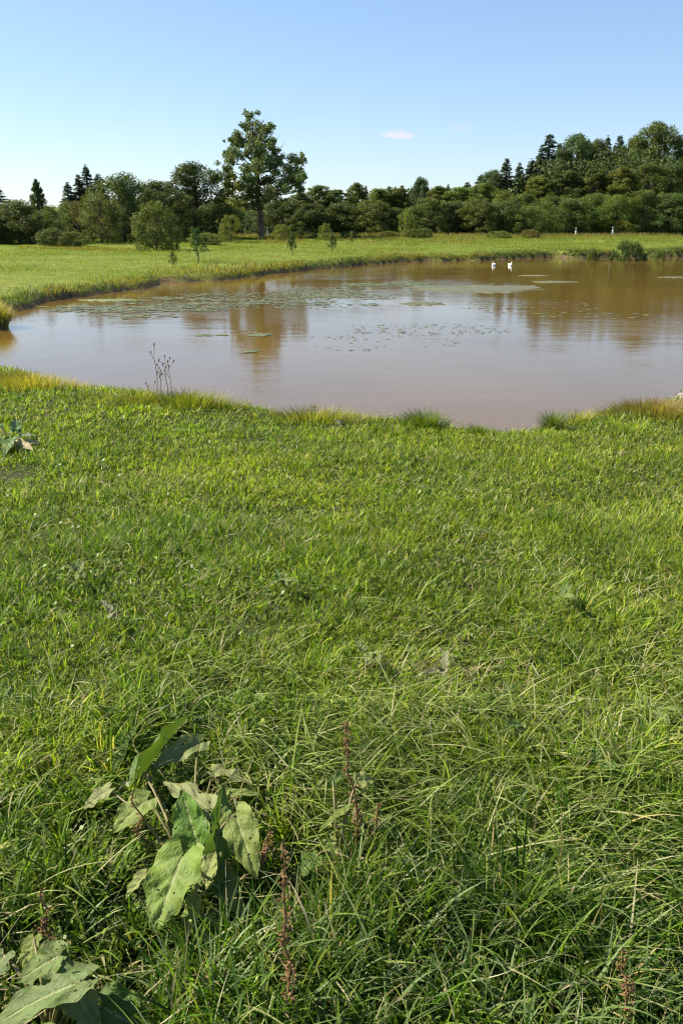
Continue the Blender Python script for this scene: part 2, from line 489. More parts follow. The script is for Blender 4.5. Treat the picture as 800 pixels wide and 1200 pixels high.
class Acc:
    def __init__(s): s.v, s.f, s.c, s.n = [], [], [], 0
    def add(s, v, f, c):
        s.v.append(v); s.f.append(np.asarray(f) + s.n); s.c.append(c); s.n += len(v)
    def build(s, name, mat, parent=None, obj=True):
        return mesh_np(name, np.concatenate(s.v), np.concatenate(s.f), mat, True, np.concatenate(s.c), parent, obj=obj)

GREENS = np.array([(.152, .222, .018), (.102, .162, .014), (.235, .292, .030), (.042, .084, .011), (.265, .295, .10)])
STRAW = np.array([(.36, .30, .15), (.30, .25, .11), (.42, .37, .22)])
def blade_cols(n_, x, y, dry=.06, greens=GREENS):
    c_ = greens[rng.integers(0, len(greens), n_)] * rng.uniform(.75, 1.25, (n_, 1))
    pt = fbm(x, y, 1.6, 21)
    c_ = c_ * (1 + (pt - .5)[:, None] * np.array([.8, .5, .4])) * (1 + (fbm(x, y, .38, 23) - .5)[:, None] * np.array([.8, .7, .4]))
    # blade colour darker close to the camera, paler farther off, borders broken by noise
    near_dark = (1 - sstep(1.5, 2.7, np.hypot(x, y) + (fbm(x, y, .5, 91) - .5) * 1.6))[:, None]
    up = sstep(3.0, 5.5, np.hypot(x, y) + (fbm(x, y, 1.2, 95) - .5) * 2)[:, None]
    c_ = c_ * (1 - near_dark * np.array([.42, .30, .15])) * (1 + up * np.array([.16, .10, .05]))
    d = rng.random(n_) < dry
    c_[d] = STRAW[rng.integers(0, 3, d.sum())] * rng.uniform(.7, 1.15, (d.sum(), 1))
    return np.clip(c_, .005, .8)

def sample_fov(n_, y0, y1, margin=1.2, power=1.0):
    """points on the near land, in a wedge wider than the view"""
    y = y0 + (y1 - y0) * rng.random(n_ * 3) ** power
    extra = 1.7
    ym = (y0 + y1) / 2; h0 = .411 * (.9455 * ym + .54) * 1.12 + margin * .5
    n_ = int(n_ * (h0 + extra) / h0)
    y = y0 + (y1 - y0) * rng.random(n_ * 3) ** power
    hw = .411 * (.9455 * y + .54) * 1.12 + margin * .5 + extra
    hmax = .411 * (.9455 * y1 + .54) * 1.12 + margin * .5 + extra
    x = rng.uniform(-1, 1, n_ * 3) * hmax
    k = np.abs(x) < hw
    x, y = x[k][:n_], y[k][:n_]
    sd = gsd(x, y)
    k = sd > .12
    return x[k], y[k], sd[k]

def lodge(x, y):
    """how far the long grass has been laid over (0..1) and which way"""
    amt = sstep(.56, .74, fbm(x, y, .85, 31)) * (1 - .9 * sstep(2.2, 3.4, np.hypot(x, y)))
    # the laid swathes of the photograph
    for (px, py, rx_, ry_, a) in [(540, 830, 230, 55, .9), (250, 750, 110, 40, .5), (740, 960, 110, 120, .8), (330, 880, 110, 70, .9), (470, 930, 150, 80, .8), (620, 900, 200, 90, .8)]:
        c0 = unproj(px, py, 0.05); ex = unproj(px + rx_, py, .05)[0] - c0[0]; ey = abs(unproj(px, py - ry_, .05)[1] - c0[1])
        amt = np.maximum(amt, a * (1 - sstep(.5, 1.1, np.hypot((x - c0[0]) / ex, (y - c0[1]) / ey))))
    ang = R(-68) + (fbm(x, y, .7, 41) - .5) * 5.0
    return amt, ang

def trodden(x, y):
    # the docks shade out and hold down the grass round them
    f_ = np.ones(len(x))
    for (px, py, rad) in [(205, 960, .26), (190, 1060, .22), (255, 1010, .26), (290, 1040, .16), (125, 965, .14), (40, 1175, .24), (95, 1190, .2), (20, 1140, .2), (400, 985, .12), (345, 1030, .1), (200, 870, .16), (10, 515, .3)]:
        c0 = unproj(px, py, 0.05)
        f_ = np.minimum(f_, .36 + .64 * sstep(.55, 1.1, np.hypot(x - c0[0], y - c0[1]) / rad))
    return f_

def tufts(acc, cnt, y0, y1, per, spread, seg, L0, L1, W0, W1, dry):
    # real turf grows in tufts: each sends its blades outwards and leaves dark gaps to the next
    x0, y0_, sd = sample_fov(cnt, y0, y1)
    k0 = len(x0); n_ = rng.integers(max(3, per // 2), int(per * 1.6), k0)
    i = np.repeat(np.arange(k0), n_); k = len(i)
    a = rng.uniform(0, 2 * math.pi, k); q = np.abs(rng.normal(0, 1, k))
    sp = (spread * rng.uniform(.5, 1.5, k0))[i]
    x = x0[i] + np.cos(a) * q * sp; y = y0_[i] + np.sin(a) * q * sp
    amt, ang = lodge(x, y)
    tl = (rng.uniform(.55, 1.35, k0) * (.35 + 1.3 * fbm(x0, y0_, .45, 12)))[i]
    L = rng.uniform(L0, L1, k) * tl * trodden(x, y)
    hd = np.where(rng.random(k) < .5 * amt, ang + rng.normal(0, .6, k), a + rng.normal(0, .5, k))
    lean = np.clip(.12 + .35 * q + rng.normal(0, .15, k) + amt * .3, 0, 1.3)
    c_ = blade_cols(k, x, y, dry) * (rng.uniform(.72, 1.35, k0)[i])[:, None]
    c_ = c_ * (1 + (rng.random(k0)[i][:, None] - .5) * np.array([.3, .05, .0]))
    sdv = gsd(x, y); kk = sdv > .08
    P = np.stack([x, y, gz(x, y) - .006], 1)
    acc.add(*blades(P[kk], hd[kk], L[kk], rng.uniform(W0, W1, k)[kk], lean[kk], rng.uniform(.3, 1.7, k)[kk], np.clip(c_[kk], .005, .8), seg))

def lawn():
    acc = Acc()
    tufts(acc, 3300, .85, 2.7, 20, .022, 5, .06, .18, .0038, .0085, .08)
    tufts(acc, 8500, 2.5, 5.2, 14, .026, 4, .035, .095, .0035, .0075, .08)
    tufts(acc, 11000, 5.0, 8.2, 9, .035, 3, .03, .085, .005, .010, .08)
    tufts(acc, 12000, 8.0, 13.5, 7, .045, 3, .04, .09, .007, .013, .06)
    # dense short understorey
    for (cnt, y0, y1, pw, seg, L0, L1, W0, W1) in [
        (26000, .85, 2.6, 1.0, 3, .03, .08, .0022, .0045),
        (55000, 2.4, 5.0, 1.0, 3, .03, .08, .003, .0055),
        (55000, 4.8, 8.0, 1.0, 3, .03, .08, .0045, .008),
        (70000, 7.8, 14.0, 1.0, 2, .03, .08, .006, .011)]:
        x, y, sd = sample_fov(cnt, y0, y1, 1.2, pw)
        k = len(x)
        z = gz(x, y) - .006
        amt, ang = lodge(x, y)
        tall = fbm(x, y, .45, 12)
        L = rng.uniform(L0, L1, k) * (.25 + 1.5 * tall) * trodden(x, y)
        W = rng.uniform(W0, W1, k)
        hd = np.where(rng.random(k) < .2 + .6 * amt, ang + rng.normal(0, .7, k), rng.uniform(0, 2 * math.pi, k))
        lean = np.abs(rng.normal(.4, .4, k)) + amt * .3
        curl = rng.uniform(.1, 1.6, k)
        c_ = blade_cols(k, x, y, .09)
        acc.add(*blades(np.stack([x, y, z], 1), hd, L, W, lean, curl, c_, seg))
    # long arching and laid blades, thickest near the camera
    for (cnt, y0, y1, seg, L0, L1, W0, W1) in [
        (9000, .85, 2.5, 6, .12, .30, .0025, .0065),
        (6000, 2.3, 4.0, 5, .08, .18, .003, .0065),
        (1200, 4.0, 7.5, 4, .06, .12, .004, .0070)]:
        x, y, sd = sample_fov(cnt, y0, y1)
        amt, ang = lodge(x, y)
        keep = rng.random(len(x)) < (.12 + .88 * amt)
        x, y, amt, ang = x[keep], y[keep], amt[keep], ang[keep]
        k = len(x)
        z = gz(x, y) - .006 + rng.uniform(0, .05, k) * amt
        L = rng.uniform(L0, L1, k) * trodden(x, y)
        W = rng.uniform(W0, W1, k)
        hd = np.where(rng.random(k) < .65, ang + rng.normal(0, .6, k), rng.uniform(0, 6.28, k))
        lean = np.clip(rng.normal(.35, .3, k) + amt * .5, .02, 1.3)
        curl = np.clip(rng.uniform(.5, 1.5, k), 0, 1.75 - lean)
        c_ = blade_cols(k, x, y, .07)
        c_ = c_ + amt[:, None] * rng.random((k, 1)) * np.array([.05, .05, .02])
        acc.add(*blades(np.stack([x, y, z], 1), hd, L, W, lean, curl, c_, seg))
    # pale blades lying flat over the turf in tangles
    for cnt, y0, y1, W0, W1 in [(9000, .9, 2.7, .0035, .0072), (3000, 2.6, 3.9, .0035, .006)]:
        x, y, sd = sample_fov(cnt, y0, y1)
        amt, ang = lodge(x, y)
        kk = rng.random(len(x)) < .10 + .75 * amt
        x, y, amt, ang = x[kk], y[kk], amt[kk], ang[kk]; k = len(x)
        c_ = np.array([(.24, .30, .07), (.30, .33, .12), (.18, .25, .04), (.38, .37, .18)])[rng.integers(0, 4, k)] * rng.uniform(.7, 1.15, (k, 1))
        lean = rng.uniform(.75, 1.25, k)
        acc.add(*blades(np.stack([x, y, gz(x, y) + rng.uniform(.02, .10, k) * trodden(x, y)], 1), np.where(rng.random(k) < .7, ang + rng.normal(0, .5, k), rng.uniform(0, 6.28, k)), rng.uniform(.08, .26, k) * trodden(x, y), rng.uniform(W0, W1, k),
                        lean, rng.uniform(.2, .75, k), c_, 6))
    # broad blue-green blades at the photographer's feet
    x, y, sd = sample_fov(1100, .9, 1.65)
    k_ = rng.random(len(x)) < sstep(-.9, .2, x) * .9 + .12
    x, y = x[k_], y[k_]; k = len(x)
    c_ = np.array((.12, .17, .055)) * rng.uniform(.75, 1.3, (k, 1))
    lean = rng.uniform(.15, .7, k)
    acc.add(*blades(np.stack([x, y, gz(x, y)], 1), rng.normal(.2, 1.1, k) - .6, rng.uniform(.12, .28, k) * trodden(x, y), rng.uniform(.005, .0095, k),
                    lean, rng.uniform(.9, 1.7, k), c_, 6))
    # dead straw and cut bits lying in the turf
    for cnt, y0, y1, L0, L1, W in [(2600, .9, 3.0, .04, .16, .0028), (4200, 2.8, 6.0, .03, .10, .0042), (3500, 5.8, 11, .03, .09, .006)]:
        x, y, sd = sample_fov(cnt, y0, y1)
        kk = fbm(x, y, .5, 101) > .47; x, y = x[kk], y[kk]; k = len(x)
        c_ = np.array([(.50, .44, .27), (.42, .34, .18), (.55, .50, .34), (.34, .26, .14)])[rng.integers(0, 4, k)] * rng.uniform(.7, 1.1, (k, 1))
        acc.add(*blades(np.stack([x, y, gz(x, y) + rng.uniform(.02, .09, k)], 1), rng.uniform(0, 6.28, k), rng.uniform(L0, L1, k), rng.uniform(.6, 1.3, k) * W, rng.normal(1.25, .3, k), rng.uniform(-.3, .5, k), c_, 3))
    # clover and other small broad leaves
    for cnt, y0, y1, s0, s1 in [(16000, .9, 3.0, .005, .012), (20000, 2.8, 6.0, .006, .014), (9000, 6, 11, .009, .017)]:
        x, y, sd = sample_fov(cnt, y0, y1)
        dens = fbm(x, y, .6, 55)
        kk = rng.random(len(x)) < sstep(.3, .7, dens)
        x, y = x[kk], y[kk]; k = len(x)
        z = gz(x, y) + rng.uniform(.02, .085, k)
        s = rng.uniform(s0, s1, k)
        a = rng.uniform(0, 2 * math.pi, k)
        tilt = rng.normal(0, .45, (k, 2))
        ux = np.stack([np.cos(a), np.sin(a), tilt[:, 0]], 1); vx = np.stack([-np.sin(a), np.cos(a), tilt[:, 1]], 1)
        Pc = np.stack([x, y, z], 1)
        S = s[:, None]
        asp = rng.uniform(.45, .8, (k, 1))
        q = np.stack([Pc - ux * S, Pc + vx * S * asp - ux * S * .1, Pc + ux * S, Pc - vx * S * asp - ux * S * .1], 1).reshape(-1, 3)
        f = np.arange(4 * k).reshape(-1, 4)
        c_ = np.array((.135, .19, .028)) * rng.uniform(.6, 1.35, (k, 1))
        acc.add(q, f, np.repeat(c_, 4, 0))
    return acc.build('lawn_grass', M_grass)
tag(lawn(), 'thick uncut lawn grass filling the slope down to the pond', 'grass', kind='stuff')

# meadow beyond the water
def meadow():
    acc = Acc()
    n_ = 470000
    ang = rng.uniform(-R(31), R(31), n_)
    r = np.sqrt(rng.uniform(19 ** 2, 104 ** 2, n_)) * 1.0
    x, y = r * np.sin(ang), r * np.cos(ang)
    sd = gsd(x, y)
    k_ = (sd > .35) & (y > 15) & (np.abs(y - road_y(x)) > 3)
    k_ &= (y < road_y(x)) | (x < -20)
    x, y, r = x[k_], y[k_], r[k_]
    k = len(x)
    rough = sstep(.48, .66, fbm(x, y, 4.5, 61)) * .62 + .9 * sstep(86, 98, r)
    rough = np.clip(rough, 0, 1)
    L = rng.uniform(.04, .10, k) * (1 + 2.0 * rough)
    W = rng.uniform(.010, .018, k) * r / 55
    c_ = blade_cols(k, x, y, .02, np.array([(.135, .168, .028), (.105, .145, .026), (.17, .188, .042)]))
    dry = rng.random(k) < rough * rough * .3
    c_[dry] = np.array([(.27, .19, .085), (.24, .15, .07), (.20, .17, .06)])[rng.integers(0, 3, dry.sum())] * rng.uniform(.7, 1.2, (dry.sum(), 1))
    acc.add(*blades(np.stack([x, y, gz(x, y) - .01], 1), rng.uniform(0, 6.28, k), L, W, rng.uniform(0, .6, k), rng.uniform(0, .9, k), c_, 2))
    return acc.build('meadow_grass', M_grass)
tag(meadow(), 'short meadow grass between the far shore and the road', 'grass', kind='stuff')

def bank():
    acc = Acc()
    seglen = np.linalg.norm(np.roll(shore, -1, 0) - shore, axis=1)
    tot = 0
    mid = shore
    far = (mid[:, 1] > 16) & (np.abs(mid[:, 0]) < mid[:, 1] * .55 + 4)
    wgt = seglen * far; wgt = wgt / wgt.sum()
    n_ = 62000
    i = rng.choice(len(shore), n_, p=wgt)
    t = rng.random(n_)[:, None]
    P = shore[i] * (1 - t) + np.roll(shore, -1, 0)[i] * t
    P = P + rng.normal(0, 1, (n_, 2)) * rng.choice([.38, .38, 1.0], (n_, 1))
    x, y = P[:, 0], P[:, 1]
    sd = gsd(x, y)
    u = sd
    dens = fbm(x, y, 3.0, 71)
    keep = (sd > .12) & (sd < 2.4) & (rng.random(n_) < sstep(.2, .5, dens) + .6)
    x, y, sd, dens = x[keep], y[keep], sd[keep], dens[keep]; k = len(x)
    r = np.hypot(x, y)
    L = rng.uniform(.08, .25, k) * (.5 + 1.0 * dens) * np.where(sd < .5, .85, 1)
    W = rng.uniform(.012, .022, k) * (.4 + r / 60)
    pal = np.array([(.10, .12, .025), (.15, .15, .035), (.26, .19, .06), (.20, .16, .06), (.07, .10, .03), (.28, .17, .07)])
    c_ = pal[rng.integers(0, 6, k)] * rng.uniform(.7, 1.25, (k, 1))
    sx = fbm(x, y, 2.4, 77)
    c_ = np.where((sx > .50)[:, None], c_, c_ * np.array([.42, .62, .7]))
    L = L * np.where(sx > .5, 1, .75)
    acc.add(*blades(np.stack([x, y, gz(x, y) - .02], 1), rng.uniform(0, 6.28, k), L, W, rng.uniform(0, .5, k), rng.uniform(0, 1.2, k), c_, 3))
    # brown dead stalks and rough growth on the right-hand bank and before the road
    for (px0, px1, r0, r1, cnt, hh) in [(650, 830, 54, 62, 5200, .5), (170, 300, 38, 46, 2200, .30), (20, 190, 66, 71, 3500, .22), (0, 800, 96, 103, 16000, .5), (300, 560, 80, 95, 3500, .4)]:
        px = rng.uniform(px0, px1, cnt); D = rng.uniform(r0, r1, cnt)
        x = (px - 400) / F * D * .9455; y = D
        kk = (gsd(x, y) > .3) & (np.abs(y - road_y(x)) > 3) & (fbm(x, y, 2.6, 81) + rng.normal(0, .08, cnt) > .48)
        x, y = x[kk], y[kk]; k = len(x)
        pal = np.array([(.26, .16, .08), (.20, .14, .06), (.13, .13, .04), (.30, .21, .10), (.09, .12, .03)])
        c_ = pal[rng.integers(0, 5, k)] * rng.uniform(.7, 1.2, (k, 1))
        acc.add(*blades(np.stack([x, y, gz(x, y) - .02], 1), rng.uniform(0, 6.28, k), rng.uniform(.5, 1.15, k) * hh, rng.uniform(.012, .022, k) * (.5 + y / 60),
                        rng.uniform(0, .35, k), rng.uniform(0, .6, k), c_, 3))
    return acc.build('bank_grass', M_grass)
tag(bank(), 'rank yellow and brown grass fringing the far shore and road', 'grass', kind='stuff')

# ------------------------------------------------------------------ shore tufts on the near bank
def tuft(px, py, spread, hgt, cnt, pal, label, name='grass_tuft', elong=1.0, droop=.9, group='grass tufts along the near shore', cat='grass tuft', zz=-.35, width=.005):
    c0 = unproj(px, py, zz)
    sx = abs(spread)
    x = c0[0] + rng.normal(0, sx * elong * .5, cnt); y = c0[1] + rng.normal(0, sx * .35, cnt)
    # keep off the open water
    root = (float(c0[0]), float(c0[1]), float(gz(c0[0], c0[1])))
    sd = gsd(x, y); kk = sd > .02; x, y = x[kk], y[kk]; k = len(x)
    if k < 8: print('tuft in the water', label); 
    out_ = np.arctan2(y - c0[1], x - c0[0]) + rng.normal(0, .6, k)
    rad = np.hypot(x - c0[0], y - c0[1]) / (sx + 1e-6)
    pal = np.array(pal)
    c_ = pal[rng.integers(0, len(pal), k)] * rng.uniform(.75, 1.25, (k, 1))
    v, f, cc = blades(np.stack([x, y, gz(x, y) - .01], 1), out_, rng.uniform(.6, 1.15, k) * hgt, rng.uniform(.6, 1.3, k) * width,
                      np.clip(rad * .5, 0, .7) + rng.uniform(0, .2, k), rng.uniform(.2, droop + .2, k), c_, 4, tipcol=c_ * np.array([1.25, 1.12, 1.0]))
    v = v - np.array(root, np.float32)
    o = mesh_np(name, v, f, M_grass, True, cc)
    o.location = root
    return tag(o, label, cat, group)
YG = [(.14, .17, .03), (.19, .19, .045), (.11, .15, .03), (.30, .26, .10)]
OR = [(.25, .20, .07), (.20, .19, .05), (.14, .16, .035), (.30, .25, .12)]
DG = [(.07, .12, .025), (.10, .15, .03), (.16, .17, .05)]
RD = [(.24, .15, .08), (.18, .16, .05), (.12, .14, .035), (.28, .22, .12)]
tuft(36, 456, .75, .24, 2600, OR + [(.36, .25, .09)], 'thick yellow-brown grass tuft overhanging the water at the near left shore', elong=1.3)
tuft(-6, 376, .5, .5, 1800, OR + STRAW.tolist(), 'orange-tipped rushes overhanging the water at the left end of the far bank', name='rush_tuft', zz=-.45, width=.011)
tuft(222, 484, .38, .22, 1700, YG, 'bushy yellow-green grass tuft just right of the dead thistle stems', elong=1.8)
tuft(165, 482, .25, .20, 500, YG, 'thin pale grass tuft left of the dead thistle stems')
tuft(368, 498, .34, .20, 1300, YG + OR, 'low straw-tipped tuft at the middle of the near shore', elong=1.8)
tuft(497, 506, .20, .22, 800, DG, 'dark green rushy tuft standing alone at the near shore')
tuft(560, 511, .10, .13, 260, DG, 'tiny dark tuft beside the gap in the near shore')
tuft(646, 508, .06, .24, 420, DG, 'slim upright green tuft between the shore gap and the reddish bush')
tuft(676, 497, .16, .19, 320, STRAW.tolist() + YG, 'sparse bleached straw tuft on the near right shore')
tuft(768, 490, .42, .20, 2300, RD + [(.34, .24, .12)], 'large reddish and yellow tuft at the near right shore below the stone', elong=1.5)
tuft(120, 478, .35, .12, 500, YG, 'short pale grass fringe between the left overhanging tuft and the thistle', elong=1.6)

# ------------------------------------------------------------------ tubes
def tube(path, radii, n_=6):
    path = [Vector(q) for q in path]
    V_, F_ = [], []
    prev = None
    for i, q in enumerate(path):
        d = (path[min(i + 1, len(path) - 1)] - path[max(i - 1, 0)]).normalized()
        a = Vector((1, 0, 0)) if abs(d.x) < .8 else Vector((0, 1, 0))
        if prev is not None: a = prev
        u = (a - d * a.dot(d)).normalized(); w = d.cross(u); prev = u
        for k in range(n_):
            t = 2 * math.pi * k / n_
            V_.append(q + (u * math.cos(t) + w * math.sin(t)) * radii[i])
        if i:
            for k in range(n_):
                F_.append(((i - 1) * n_ + k, (i - 1) * n_ + (k + 1) % n_, i * n_ + (k + 1) % n_, i * n_ + k))
    return np.array([tuple(q) for q in V_]), np.array(F_)

class Tubes:
    def __init__(s): s.v, s.f, s.n = [], [], 0
    def add(s, path, radii, n_=6):
        v, f = tube(path, radii, n_); s.v.append(v); s.f.append(f + s.n); s.n += len(v)
    def raw(s, v, f):
        s.v.append(v); s.f.append(f + s.n); s.n += len(v)
    def mesh(s, name, mat): return mesh_np(name, np.concatenate(s.v), np.concatenate(s.f), mat, True, obj=False)
    def build(s, name, mat, parent=None): return mesh_np(name, np.concatenate(s.v), np.concatenate(s.f), mat, True, parent=parent)

def bent(a, b, sag, k=5, r=None, jitter=.0):
    a, b = Vector(a), Vector(b); L = (b - a).length
    out_ = []
    for i in range(k):
        t = i / (k - 1)
        q = a.lerp(b, t) + Vector((0, 0, -sag * math.sin(math.pi * t)))
        if 0 < i < k - 1 and jitter: q += Vector((random.gauss(0, jitter * L), random.gauss(0, jitter * L), random.gauss(0, jitter * L * .5)))
        out_.append(q)
    return out_

# ------------------------------------------------------------------ trees: a few meshes of each kind, used by many trees
random.seed(11)
def leaf_cloud(centres, radii, count, size, flat=.8, seed=0, squash=.8, up=.35, shell=.55, base=(.055, .085, .022)):
    """diamond leaves gathered in clumps"""
    g = np.random.default_rng(seed)
    centres = np.asarray(centres, float); radii = np.asarray(radii, float)
    w = radii ** 2; w = w / w.sum()
    i = g.choice(len(centres), count, p=w)
    d = g.normal(size=(count, 3)); d /= np.linalg.norm(d, axis=1)[:, None]
    rad = (shell + (1 - shell) * g.random(count) ** .7) * np.where(g.random(count) < .12, 1.22, 1)
    # knobbly clumps
    off = d * (rad * radii[i])[:, None]; off[:, 2] *= squash
    P = centres[i] + off
    nrm = d * .8 + g.normal(size=(count, 3)) * .7 + np.array([0, 0, up]); nrm /= np.linalg.norm(nrm, axis=1)[:, None]
    a = g.normal(size=(count, 3)); u = np.cross(nrm, a); u /= np.linalg.norm(u, axis=1)[:, None] + 1e-9
    v = np.cross(nrm, u)
    s = size * g.uniform(.6, 1.35, count)[:, None]
    q = np.stack([P - u * s, P + v * s * .6, P + u * s, P - v * s * .6], 1).reshape(-1, 3)
    tone = g.uniform(.85, 1.15, len(centres))[i] * g.uniform(.8, 1.2, count)
    hue = g.normal(0, .07, len(centres))[i]
    c_ = np.array(base) * tone[:, None] * np.stack([1 + hue, np.ones(count), 1 - hue * .5], 1)
    return q, np.arange(4 * count).reshape(-1, 4), np.repeat(np.clip(c_, .004, 1), 4, 0)

def broad_proto(seed, H=10., W=8., ncl=110, leaves=20000, size=.115, low=.04, cone=0., clump=.13, ragged=.16, peak=0):
    rd = random.Random(seed); g = np.random.default_rng(seed)
    ph = [rd.uniform(0, 6.28) for _ in range(6)]
    def env(h, a):
        if peak: h = h ** peak
        if cone:
            pr = (1 - h) ** cone * min(1, .55 + h * 4)
        else:
            pr = math.sqrt(max(0, 1 - ((h - .42) / .60) ** 2)) if h > .42 else .72 + .28 * (h / .42) ** .7
        return W / 2 * pr * (1 + ragged * math.sin(a * 2 + ph[0] + h * 3) + ragged * .8 * math.sin(a * 3 + ph[1] - h * 6) + ragged * .6 * math.sin(h * 13 + ph[2] + a))
    C_, R_ = [], []
    for k in range(ncl):
        h = low + (1 - low) * (k + .5) / ncl
        a = k * 2.399 + rd.uniform(-.5, .5)
        cr = W * clump * rd.uniform(.6, 1.25) * (.65 if cone else 1)
        e = env(min(h, 1), a)
        q = rd.choice([1, 1, 1, .95, .6, 1.08])
        rr_ = max(0, e * q - cr * .7)
        z = H * (low + (h - low) * .95) - cr * .2
        C_.append((rr_ * math.cos(a), rr_ * math.sin(a), z + rd.uniform(-.3, .3)))
        R_.append(cr)
    top = max(c[2] + r_ * .7 for c, r_ in zip(C_, R_))
    C_ = [(c[0], c[1], c[2] * H / top) for c in C_]
    q, f, c_ = leaf_cloud(C_, R_, leaves, size, seed=seed, squash=.95, shell=.35, base=(.078, .105, .030))
    crown = mesh_np('crown', q, f, M_tree, False, c_, obj=False)
    T = Tubes()
    tr = .018 * H
    lean = rd.uniform(-.3, .3)
    T.add([(0, 0, -.3), (.05, 0, H * .15), (lean * .4, 0, H * .4), (lean, .1, H * .7), (lean, .1, H * .88)], [tr * 1.25, tr, tr * .75, tr * .4, tr * .1], 8)
    for k in range(0, ncl, 3):
        c = Vector(C_[k]); z0 = max(H * .12, c.z * .6)
        s_ = Vector((lean * z0 / H, 0, z0))
        T.add(bent(s_, c, -.15, 4, jitter=.03), [tr * .4, tr * .28, tr * .18, tr * .06], 5)
    return dict(H=H, W=W, crown=crown, trunk=T.mesh('trunk', M_bark))

def spruce_proto(seed, H=12., W=4.2, leaves=9000):
    g = np.random.default_rng(seed); rd = random.Random(seed)
    T = Tubes(); T.add([(0, 0, -.3), (0, 0, H * .5), (0, 0, H * .985)], [.02 * H, .012 * H, .002 * H], 7)
    P, N, S, TN = [], [], [], []
    z = H * .04
    while z < H * .985:
        h = z / H
        reach = W / 2 * (1 - h) ** .8 * rd.uniform(.85, 1.12) + .05
        nb = max(4, int(7 * (1 - h) + 3))
        a0 = rd.uniform(0, 6.28)
        for b in range(nb):
            a = a0 + b * 2 * math.pi / nb + rd.uniform(-.35, .35)
            zb = z + rd.gauss(0, H * .012)
            L = reach * rd.uniform(.6, 1.15)
            up = .3 * (h - .35)
            m_ = max(7, int(48 * L))
            t = g.random(m_) ** .6
            droop = -.34 * L * t ** 1.4 + up * L * t
            wd = (.10 + .20 * L) * (1.1 - t * .6)
            side = g.normal(0, 1, m_) * wd
            dx, dy = math.cos(a), math.sin(a)
            px = dx * L * t - dy * side; py = dy * L * t + dx * side; pz = zb + droop - np.abs(side) * .4 + g.normal(0, .07, m_)
            P.append(np.stack([px, py, pz], 1))
            S.append(np.full(m_, .10) * g.uniform(.7, 1.5, m_)); TN.append(np.full(m_, rd.uniform(.65, 1.35)))
            N.append(np.stack([np.full(m_, dx), np.full(m_, dy), np.full(m_, -.1)], 1))
            if b % 3 == 0: T.add([(0, 0, zb), (dx * L * .8, dy * L * .8, zb - .2 * L)], [.02 + .004 * L, .006], 4)
        z += H * rd.uniform(.014, .024)
    P = np.concatenate(P); N = np.concatenate(N); S = np.concatenate(S)[:, None]; TN = np.concatenate(TN)
    k = len(P)
    u = N + g.normal(0, .35, (k, 3)) + np.array([0, 0, -.25]); u /= np.linalg.norm(u, axis=1)[:, None]
    a = g.normal(size=(k, 3)); a[:, 2] += 1.2; v = np.cross(u, a); v /= np.linalg.norm(v, axis=1)[:, None]
    q = np.stack([P - u * S, P + v * S * .5, P + u * S * 1.4, P - v * S * .5], 1).reshape(-1, 3)
    c_ = np.array((.050, .076, .034)) * (TN * g.uniform(.7, 1.3, k))[:, None]
    crown = mesh_np('crown', q, np.arange(4 * k).reshape(-1, 4), M_tree, False, np.repeat(c_, 4, 0), obj=False)
    return dict(H=H, W=W, crown=crown, trunk=T.mesh('trunk', M_bark))

PROTO = {
    'round': [broad_proto(s, leaves=24000, size=.11, ragged=.24, clump=c_) for s, c_ in ((1, .13), (2, .10), (3, .12), (21, .095))],
    'upright': [broad_proto(s, H=14, W=6, ncl=150, leaves=23000, low=.04, size=.12, clump=.10, ragged=.3, peak=.72) for s in (31, 32, 33)],
    'loose': [broad_proto(s, ncl=80, leaves=10000, low=.08, clump=.11, ragged=.26) for s in (4, 5)],
    'tall': [broad_proto(s, H=14, W=7.5, ncl=130, leaves=26000, low=.04, size=.12, clump=.12, ragged=.2) for s in (6, 7, 14)],
    'cone': [broad_proto(8, H=8, W=4.5, ncl=120, leaves=12000, cone=.6, size=.10, ragged=.06)],
    'spruce': [spruce_proto(s) for s in (9, 10, 11)],
    'shrub': [broad_proto(s, H=4.5, W=5, ncl=110, leaves=11000, low=.03, clump=.09, size=.08, ragged=.08) for s in (12, 13)],
    'sapling': [broad_proto(15, H=3, W=1.6, ncl=34, leaves=1700, low=.28, clump=.16, size=.06, ragged=.25)],
}
used = {}
DARK = (.95, 1.0, .92); MID = (1.2, 1.2, .95); OLV = (1.45, 1.42, .95); YEL = (1.95, 1.85, 1.0); BLU = (.95, 1.1, 1.25); BRT = (1.5, 1.5, .95)
def place_tree(kind, px, top, wpx, D, tint, label, cat='tree', group=None, name=None, base_z=None, rz=None, link_it=True):
    x = (px - 400) / F * D * .9455 * 1.0
    y = D
    z0 = float(gz(x, y)) if base_z is None else base_z
    e = math.atan((600 - top) / F) - PITCH
    H = CAM_Z + D * math.tan(e) - z0
    W = wpx / F * D * .9455 * (1.75 if kind == 'spruce' else 1)
    pl = PROTO[kind]; i = used.get(kind, 0); used[kind] = i + 1
    pr_ = pl[i % len(pl)]
    nm = name or {'spruce': 'spruce_tree', 'shrub': 'shrub', 'sapling': 'sapling', 'cone': 'conical_tree'}.get(kind, 'broadleaf_tree')
    t = thing(nm, (x, y, z0 - .02), label, cat, group, rz if rz is not None else random.uniform(0, 6.28))
    for part in ('trunk', 'crown'):
        o = bpy.data.objects.new(part, pr_[part]); link(o, t)
        o.scale = (W / pr_['W'], W / pr_['W'], H / pr_['H'])
        vv = random.uniform(.9, 1.14); o.color = (*[c * vv * random.uniform(.92, 1.08) for c in tint], 1)
    return t

